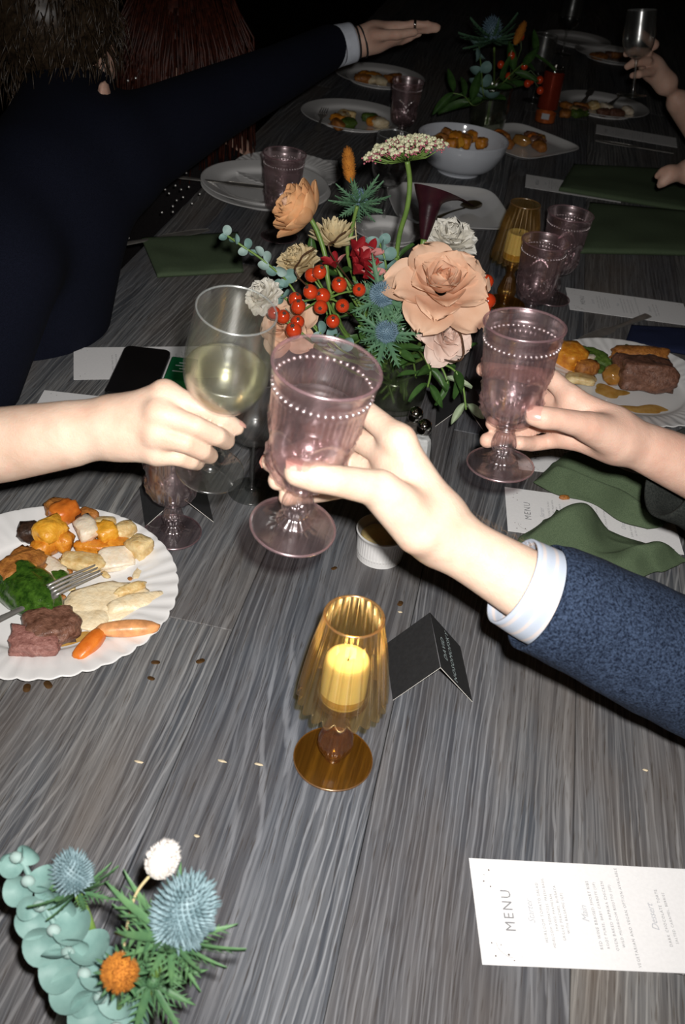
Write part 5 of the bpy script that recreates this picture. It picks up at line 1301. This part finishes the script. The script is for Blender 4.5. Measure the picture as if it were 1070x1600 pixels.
# thistles
def thistle(label, px, py, d, axis, R, L, m, nb, bl, bm, stm=None, seed=0, group='flowers of the table centrepiece', spines=220, bw=.16, sr=.0026, tiers=2):
    f = flower('sea_holly', label, px, py, d, axis, group)
    rd = random.Random(seed)
    h = MB().ball((0, 0, L * .45), 1, 3); h.v = [((x) * R * .86, y * R * .86, L * .45 + (z - L * .45) * L * .52) for x, y, z in h.v]
    # spiny florets in spiral rows
    for k in range(spines):
        t = (k + .5) / spines; z = 1 - 1.75 * t; q = math.sqrt(max(0, 1 - z * z)); a = k * 2.39996
        p = V(R * .84 * q * math.cos(a), R * .84 * q * math.sin(a), L * .45 + z * L * .52); dr = V(q * math.cos(a), q * math.sin(a), z * .8 + .25).normalized()
        h.tube([p - dr * R * .05, p + dr * R * .12, p + dr * R * (.30 if k % 3 else .45)], [R * .085, R * .075, R * .012], 4)
    h.build('head', m, f)
    key = ('br', bl, bw)
    if key not in _pm:
        m_ = MB()
        def curve(v): return V(bl * v, 0, bl * .22 * v * v)
        m_.grid(lambda u, v: curve(v) + V(0, u * bl * bw * .42 * math.sin(math.pi * (.10 + .895 * v))**.8, bl * .05 * abs(u)), 3, 10)
        for i in range(5):
            v = .22 + .14 * i; ln = bl * (.34 - .05 * i) * (bw / .15)**.5
            for sg in (-1, 1):
                c = curve(v); tp = c + V(ln * .75, sg * ln * .8, ln * .22); hw = bl * .045
                m_.add([c + V(-hw, sg * bl * .015, 0), c + V(hw, sg * bl * .015, 0), tp, c + V(0, sg * bl * .03, bl * .02)], [(0, 3, 2), (3, 1, 2)])
        _pm[key] = m_.mesh('bract')
    for tr in range(tiers):
        for i in range(nb):
            M = Matrix.Translation(V(0, 0, -.02 * R)) @ Matrix.Rotation(2 * math.pi * (i + .5 * tr) / nb + rd.uniform(-.2, .2), 4, 'Z') @ Matrix.Rotation(rd.uniform(-.15, .2) - (.15 - .55 * tr), 4, 'Y') @ Matrix.Rotation(rd.uniform(-.4, .4), 4, 'X') @ Matrix.Scale(rd.uniform(.75, 1.12) * (1 - .25 * tr), 4)
            link_mesh('bract', _pm[key], bm, f, M)
    if stm: stem(f, stm, sr)
    return f
thistle('dark green sea holly rising behind the cream bloom', 560, 318, 1.31, (.1, .75, -.25), .010, .020, M_THIS, 11, .047, M_BRACT, [U(558, 322, 1.31), U(550, 360, 1.33), U(548, 420, 1.36), VASE + V(0, 0, .04)], 1, spines=120, bw=.13)
thistle('blue sea holly in the middle of the bouquet, upper of two', 596, 466, 1.25, (.0, .25, .95), .014, .024, M_THIS, 10, .050, M_BRACT, [U(600, 480, 1.28), U(605, 540, 1.34), VASE + V(0, 0, .04)], 2, bw=.14)
thistle('blue sea holly in the middle of the bouquet, lower of two', 602, 522, 1.26, (.1, .15, .95), .013, .022, M_THIS, 10, .048, M_BRACT, [U(604, 540, 1.29), VASE + V(0, 0, .06), VASE + V(0, 0, .02)], 3, bw=.14)
# rose hips
def hips(label, pts, root, d, group, seed):
    rd = random.Random(seed); c = U(*root, d + .03)
    f = thing('rose_hip_spray', label, 'berry spray', c, None, group)
    hme = MB().ball((0, 0, 0), .0092, 3, sc=(1, 1, 1.08)).mesh('berry') if 'hip' not in _pm else _pm['hip']; _pm['hip'] = hme
    if 'hipe' not in _pm:
        e = MB()
        for i in range(6): e.tube([V(0, 0, .0086), V(.0016 * math.cos(i * 1.05), .0016 * math.sin(i * 1.05), .0108), V(.003 * math.cos(i * 1.05), .003 * math.sin(i * 1.05), .0104)], [.0012, .0009, .0003], 4)
        _pm['hipe'] = e.mesh('calyx')
    tw = MB()
    for (a, b) in pts:
        p = U(a, b, d + rd.uniform(-.012, .012)); ax = (-FW + RT * rd.uniform(-.5, .5) + UP * rd.uniform(-.4, .6)).normalized()
        M = Matrix.Translation(p - c) @ basis(ax, UP) @ Matrix.Scale(rd.uniform(.9, 1.1), 4)
        o = link_mesh('berry', hme, M_HIP, f, M); link_mesh('calyx', _pm['hipe'], M_HIPE, o)
        tw.tube(bez(p - c, p - c - ax * .025, V(0, 0, .01) + (p - c) * .4, V(0, 0, 0), 8), [.0013] * 8, 6)
    tw.build('twigs', M_STEMG, f)
    stem(f, [c, c.lerp(VASE, .5), VASE + V(0, 0, .03)], .002)
hips('spray of glossy red rose hips at the bouquet front', [(499, 425), (530, 445), (485, 456), (504, 462), (461, 467), (466, 479), (501, 480), (535, 478), (561, 453), (520, 502), (487, 430)], (510, 470), 1.215, 'rose hip sprays', 1)
hips('red rose hips low on the left of the bouquet beside the goblet rim', [(428, 489), (442, 495), (465, 503), (459, 516)], (470, 520), 1.22, 'rose hip sprays', 2)
hips('red rose hips between the large rose and the raised goblet', [(760, 440), (763, 470), (744, 488), (757, 482), (737, 497)], (725, 510), 1.29, 'rose hip sprays', 3)
# eucalyptus
def leafmesh(key, L, W, cup=.15, n=9, point=.5):
    if key not in _pm:
        def fn(u, v):
            w = W / 2 * math.sin(math.pi * v**point)**.75 if 0 < v < 1 else 0
            return V(L * v, u * w, cup * L * (u * u * .5 - (v - .3)**2 * .6 + .05))
        _pm[key] = MB().grid(fn, 7, n).mesh('leaf')
    return _pm[key]
def discleaf(key, L, W, cup=.2):
    if key not in _pm:
        m_ = MB(); n = 22; vs = [(L / 2, 0, 0)]; fs = []
        for j in range(1, 5):
            q = j / 4
            for i in range(n):
                a = 2 * math.pi * i / n; vs.append((L / 2 + q * L / 2 * math.cos(a), q * W / 2 * math.sin(a), cup * L * (q * q * .22 * (1 + .35 * math.sin(2 * a + .5)) + .05 * math.cos(a) * q)))
        fs += [(0, 1 + i, 1 + (i + 1) % n) for i in range(n)]
        for j in range(3):
            b_ = 1 + j * n; fs += [(b_ + i, b_ + n + i, b_ + n + (i + 1) % n, b_ + (i + 1) % n) for i in range(n)]
        _pm[key] = m_.add(vs, fs).mesh('leaf')
    return _pm[key]
def sprig(name, label, pts, me, m, nl, s0, s1, group, seed=0, spread=1.0, opp=True, sr=.0014, sm=None, m2=None, buds=False, tip=True):
    """pts: world points tip first -> base; leaves sit in pairs along it"""
    rd = random.Random(seed); P = [Vector(p) for p in pts]
    f = thing(name, label, 'foliage', P[-1], None, group)
    stem(f, P, sr, sm or M_STEMG); W = world_of(f).inverted()
    n = nl
    for i in range(n):
        t = (i + .2) / n * (len(P) - 1); k = min(int(t), len(P) - 2); c = P[k].lerp(P[k + 1], t - k); dr = (P[k] - P[k + 1]).normalized()
        s = s0 + (s1 - s0) * i / max(1, n - 1)
        side = dr.cross(UP if i % 2 else -FW)
        if side.length < .1: side = dr.cross(RT)
        side.normalize()
        for sg in ((-1, 1) if opp else ((-1) ** i,)):
            ax = (side * sg * spread + dr * .45 + V(rd.uniform(-.25, .25), rd.uniform(-.25, .25), rd.uniform(-.25, .25))).normalized()
            nrm = (-FW + UP * .5 + V(rd.uniform(-.5, .5), rd.uniform(-.5, .5), rd.uniform(-.5, .5))); nrm = (nrm - ax * nrm.dot(ax)).normalized(); y = nrm.cross(ax)
            M = Matrix(((ax.x, y.x, nrm.x, c.x), (ax.y, y.y, nrm.y, c.y), (ax.z, y.z, nrm.z, c.z), (0, 0, 0, 1))) @ Matrix.Scale(s * rd.uniform(.88, 1.1), 4)
            o = link_mesh('leaf', me, m, f, W @ M)
            if m2 and rd.random() < .35: o.material_slots[0].link = 'OBJECT'; o.material_slots[0].material = m2
        if buds: MB().ball(c, .0036 * s, 2, sc=(1, 1, 1.2)).build('bud', M_EUCL, f, world=True)
    return f
lm = discleaf('euc', .020, .018, .9)
CG = 'flowers of the table centrepiece'
sprig('eucalyptus_sprig', 'pale eucalyptus sprig pointing left out of the bouquet', [U(352, 366, 1.24), U(378, 384, 1.24), U(405, 402, 1.25), U(432, 424, 1.26), U(455, 448, 1.28), U(520, 540, 1.33), VASE + V(0, 0, .05)], lm, M_EUC, 10, .62, 1.0, 'eucalyptus in the centrepiece', 3, .9, m2=M_EUCL)
sprig('eucalyptus_sprig', 'grey-green eucalyptus cluster between red flower and calla', [U(592, 378, 1.29), U(600, 400, 1.29), U(604, 425, 1.30), U(608, 470, 1.34), VASE + V(0, 0, .05)], lm, M_EUC, 7, .9, 1.15, 'eucalyptus in the centrepiece', 4, 1.0)
sprig('eucalyptus_sprig', 'eucalyptus tip below the small white blossom', [U(430, 452, 1.27), U(450, 470, 1.28), U(480, 500, 1.30), U(540, 560, 1.34), VASE + V(0, 0, .05)], lm, M_EUC, 6, .8, 1.0, 'eucalyptus in the centrepiece', 5, .9)
sprig('eucalyptus_sprig', 'eucalyptus leaves tucked under the rose hips', [U(500, 520, 1.25), U(520, 535, 1.27), U(550, 555, 1.30), VASE + V(0, 0, .07)], lm, M_EUC, 4, .9, 1.0, 'eucalyptus in the centrepiece', 6, .9)
ol = leafmesh('olive', .050, .015, .3, 9, .8)
OG = 'leafy sprigs in the centrepiece'
sprig('olive_sprig', 'olive sprig trailing over the black place card', [U(728, 640, 1.30), U(722, 600, 1.29), U(705, 575, 1.29), U(665, 560, 1.32), VASE + V(.01, 0, .10)], ol, M_LEAF, 3, .75, 1.0, OG, 8, .5, m2=M_LEAFP)
sprig('olive_sprig', 'pale olive leaves hanging under the blush rose', [U(668, 605, 1.30), U(672, 580, 1.29), U(660, 555, 1.30), VASE + V(.01, 0, .11)], ol, M_LEAFP, 3, .7, .9, OG, 9, .5, m2=M_LEAF)
sprig('olive_sprig', 'olive sprig under the blush rose, nearest the shakers', [U(700, 600, 1.31), U(690, 575, 1.31), U(665, 545, 1.33), VASE + V(.01, 0, .10)], ol, M_LEAF, 2, .7, .9, OG, 10, .5, m2=M_LEAFP)
rd = random.Random(21)
for k, (a, b, d, lb) in enumerate([(625, 552, 1.31, 'dark leafy sprig beside the lower sea holly'), (585, 560, 1.30, 'dark leafy sprig low above the vase'), (560, 510, 1.30, 'dark leafy sprig between hips and sea holly'), (622, 400, 1.31, 'narrow green leaf sprig beside the lace flower stem'),
                            (480, 395, 1.34, 'dark leafy sprig behind the cream frilled blossom'), (650, 590, 1.33, 'dark leafy sprig hanging at the vase lip'), (540, 545, 1.30, 'dark leafy sprig behind the raised goblet rim'), (580, 440, 1.33, 'dark leafy sprig behind the upper sea holly'),
                            (722, 555, 1.36, 'dark leafy sprig under the right rose hips'), (510, 490, 1.33, 'dark leafy sprig behind the rose hips')]):
    p = U(a, b, d); q = VASE + V(0, 0, .10)
    sprig('leafy_sprig', lb, [p, p.lerp(q, .35) + V(0, 0, .015), p.lerp(q, .7), q - V(0, 0, .04)], ol if k % 2 else leafmesh('broad', .048, .020, .2, 9, .7), M_LEAFD if k % 3 else M_LEAF, 4, .6, .8, OG, 30 + k, .8)
# wispy tendrils
for k, (a, b, c_, lb) in enumerate([((478, 445), (470, 405), (492, 388), 'thin brown tendril curling beside the ranunculus stem'), ((522, 405), (525, 375), (540, 362), 'thin brown tendril arching over the cream bloom'), ((712, 565), (722, 530), (706, 505), 'thin brown tendril crossing the blush rose')]):
    dd = 1.235 if k < 2 else 1.225
    t = thing('tendril', lb, 'foliage', VASE + V(0, 0, .1), None, OG); stem(t, [U(*c_, dd + .01), U(*b, dd), U(*a, dd), VASE + V(0, 0, .10)], .0011, mat('brown tendril', (.08, .04, .02), .5))
# vase
v = thing('glass_vase', 'low smoked glass vase holding the centre bouquet', 'vase', VASE, None)
MB().lathe(interp([(0, .0), (.040, 0), (.046, .004), (.050, .03), (.048, .07), (.044, .10), (.047, .108), (.0445, .108), (.0415, .10), (.0455, .07), (.047, .03), (.043, .008), (0, .007)], 50), 64).build('body', G_VASE, v)
MB().lathe(interp([(0, .0075), (.0425, .0085), (.0465, .03), (.0455, .055), (.03, .056), (0, .056)], 20), 48).build('water', G_WATER, v)

# ------------------------------------------------------------------ near left arrangement
V2 = T(175, 1690)
NG = 'flowers of the near arrangement'
thistle('pale blue sea holly pointing up left in the near arrangement', 122, 1392, .68, (-.28, .95, .10), .0125, .027, M_THISP, 8, .036, M_BRACTB, [U(122, 1398, .685), U(140, 1440, .69), U(155, 1500, .70), V2 + V(0, 0, .09), V2 + V(0, 0, .02)], 11, NG, 260, .16, .0030, 2)
thistle('large blue sea holly with spiky leaves, rightmost of the near arrangement', 268, 1466, .63, (.42, .88, .12), .0180, .042, M_THISP, 9, .052, M_BRACTB, [U(262, 1470, .64), U(240, 1530, .66), U(215, 1590, .69), V2 + V(.01, 0, .08), V2 + V(.01, 0, .02)], 12, NG, 340, .15, .0032, 2)
thistle('small spiky green bract cluster behind the orange bloom', 235, 1535, .66, (.5, .5, .6), .006, .010, M_BRACTB, 8, .036, M_BRACTB, [U(235, 1540, .67), V2 + V(.01, .01, .08), V2 + V(0, 0, .02)], 13, NG, 60, .17)
tail('bunny_tail', 'white bunny tail grass rising from the near arrangement', 253, 1345, .63, (.5, .85, .2), .026, .0085, M_FUZZW, .0010, [U(236, 1366, .635), U(212, 1398, .64), U(198, 1450, .65), U(190, 1500, .66), V2 + V(0, 0, .09), V2 + V(0, 0, .02)], 5, NG, 600)
f = flower('button_flower', 'round orange fluffy bloom low in the near arrangement', 187, 1520, .62, (0, .35, .95), NG)
b = MB().ball((0, 0, 0), .0105, 3, sc=(1, 1, .8)); rd = random.Random(3)
for k in range(700):
    z = rd.uniform(-.5, 1); a = rd.uniform(0, 6.28); q = math.sqrt(1 - z * z); dr = V(q * math.cos(a), q * math.sin(a), z * .85); p = dr * .0103
    b.tube([p, p + dr * rd.uniform(.0008, .0028)], [.0005, .00012], 3)
b.build('head', M_FUZZ, f)
rm2 = leafmesh('spike', .013, .003, .1, 7, .7)
for i in range(14): link_mesh('bract', rm2, M_BRACTB, f, Matrix.Rotation(i * .449, 4, 'Z') @ Matrix.Translation(V(.006, 0, -.006)) @ Matrix.Rotation(-.25 * (1 + (i % 3)), 4, 'Y'))
stem(f, [U(190, 1530, .635), U(185, 1580, .67), V2 + V(0, 0, .09), V2 + V(0, 0, .02)], .0022)
# big round-leaved eucalyptus: the leaves overlap like scales
ec = [(30, 1335), (48, 1372), (66, 1410), (88, 1448), (110, 1482), (135, 1515), (160, 1552), (185, 1600)]
ePts = [U(a, b, .685 - .002 * i) for i, (a, b) in enumerate(ec)]
f = thing('eucalyptus_branch', 'branch of round blue-green eucalyptus leaves at the bottom left corner', 'foliage', V2 + V(0, 0, .05), None, NG)
stem(f, ePts + [V2 + V(0, 0, .09), V2 + V(0, 0, .02)], .0022, M_EUC); W = world_of(f).inverted()
bl_ = discleaf('eucbig', .027, .027, 1.0); rd = random.Random(17)
for i, p in enumerate(ePts):
    ax_s = (ePts[min(i + 1, 7)] - ePts[max(i - 1, 0)]).normalized()
    for sg in (-1, 1):
        for lay in ((0,) if i % 2 else (0, 1)):
            s = (.62, .78, .9, 1.0, 1.05, 1.1, 1.1, 1.1)[i] * (1 if lay == 0 else .7)
            side = ax_s.cross(-FW).normalized() * sg
            ax = (side * (1.0 if lay == 0 else .7) + ax_s * (.55 if lay == 0 else -.25) + (-FW) * (.15 + .35 * lay) + V(rd.uniform(-.3, .3), rd.uniform(-.3, .3), rd.uniform(-.3, .3))).normalized()
            nrm = (-FW + UP * rd.uniform(-.5, .6) + side * rd.uniform(-.1, .8) + ax_s * rd.uniform(-.6, .6)); nrm = (nrm - ax * nrm.dot(ax)).normalized(); y = nrm.cross(ax); c = p - FW * .002 * lay
            M = Matrix(((ax.x, y.x, nrm.x, c.x), (ax.y, y.y, nrm.y, c.y), (ax.z, y.z, nrm.z, c.z), (0, 0, 0, 1))) @ Matrix.Scale(s, 4)
            link_mesh('leaf', bl_, M_EUC, f, W @ M)
    MB().ball(p - FW * .006, .0042, 2, sc=(1.2, 1, 1)).build('bud', M_EUCL, f, world=True)
v = thing('glass_vase', 'glass vase of the near arrangement below the picture edge', 'vase', V2, None)
MB().lathe(interp([(0, .0), (.030, 0), (.035, .004), (.038, .03), (.036, .07), (.034, .095), (.032, .095), (.034, .07), (.036, .03), (.032, .008), (0, .007)], 40), 48).build('body', G_VASE, v)

# ------------------------------------------------------------------ far arrangement, can
V3 = T(758, 205)
FG = 'flowers of the far arrangement'
v = thing('glass_vase', 'cut glass bud vase of the far dark arrangement', 'vase', V3, None)
MB().lathe(interp([(0, .0), (.035, 0), (.045, .01), (.052, .06), (.050, .10), (.053, .12), (.050, .12), (.047, .10), (.049, .06), (.042, .012), (0, .01)], 40), 48, lambda j, a, r, z: .0012 * math.cos(18 * a)).build('body', G_VASE, v)
thistle('dark blue sea holly in the far arrangement', 770, 62, 2.45, (-.1, .9, .3), .022, .05, M_THIS, 10, .09, M_BRACT, [U(772, 75, 2.46), V3 + V(0, 0, .12), V3 + V(0, 0, .02)], 15, FG, 160)
tail('bunny_tail', 'orange bunny tail grass catching light in the far arrangement', 812, 52, 2.40, (.4, .9, .0), .062, .010, M_FUZZ, .0012, [U(800, 78, 2.41), U(788, 110, 2.44), V3 + V(0, 0, .12), V3 + V(0, 0, .02)], 8, FG, 300)
sprig('olive_sprig', 'olive sprig leaning left out of the far arrangement', [U(705, 145, 2.45), U(725, 150, 2.45), U(742, 165, 2.46), V3 + V(0, 0, .10)], leafmesh('farleaf', .085, .026, .2, 9, .8), M_LEAF, 4, .8, 1.0, FG, 51, .8)
sprig('eucalyptus_sprig', 'dark eucalyptus sprig rising from the far arrangement', [U(748, 70, 2.47), U(752, 110, 2.47), U(756, 150, 2.48), V3 + V(0, 0, .10)], lm, M_EUC, 6, 1.6, 1.9, FG, 52, .9)
sprig('olive_sprig', 'olive sprig leaning right out of the far arrangement', [U(838, 85, 2.45), U(810, 105, 2.45), U(785, 130, 2.46), V3 + V(0, 0, .10)], leafmesh('farleaf', .085, .026, .2, 9, .8), M_LEAFD, 5, .8, 1.0, FG, 53, .8)
f = thing('rose_hip_spray', 'dim red berries in the far arrangement', 'berry spray', U(815, 95, 2.46), None, FG)
tw = MB(); rd = random.Random(31)
for k in range(9):
    p = V(rd.uniform(-.05, .06), rd.uniform(-.02, .02), rd.uniform(-.06, .06)); link_mesh('berry', _pm['hip'], M_HIP, f, Matrix.Translation(p)); tw.tube([p, p * .5, V(-.02, 0, -.05)], .0014, 5)
tw.build('twigs', M_STEMD, f); stem(f, [U(808, 110, 2.46), V3 + V(0, 0, .12), V3 + V(0, 0, .02)], .002)
cB = T(850, 190)
c = thing('drink_can', 'red drink can with orange label lying dark behind the platter', 'can', cB, None)
c['label'] = 'tall red drink can with an orange band standing beyond the platter'
prof = interp([(0, .004), (.022, .004), (.025, 0), (.0285, .006), (.0295, .012), (.0295, .135), (.028, .143), (.0245, .150), (.0250, .1525), (.0235, .1530), (.0225, .1495), (0, .149)], 60)
MB().lathe([p for p in prof if p[1] < .0405 or False] or prof, 40).build('band', mat('orange label', (.55, .13, .03), .3, .3, 30, metal=.3), c)
MB().lathe([(.0295, .040)] + [p for p in prof if .040 <= p[1] < .142 and p[0] > .027], 40).build('wall', mat('red can', (.36, .045, .02), .22, .1, 30, metal=.5), c)
MB().lathe([p for p in prof if p[1] >= .1415 and True], 40).build('lid', M_CHROME, c)
MB().box((0, -.0297, .022), (.022, .0006, .016)).build('label_patch', M_INKL, c, False)
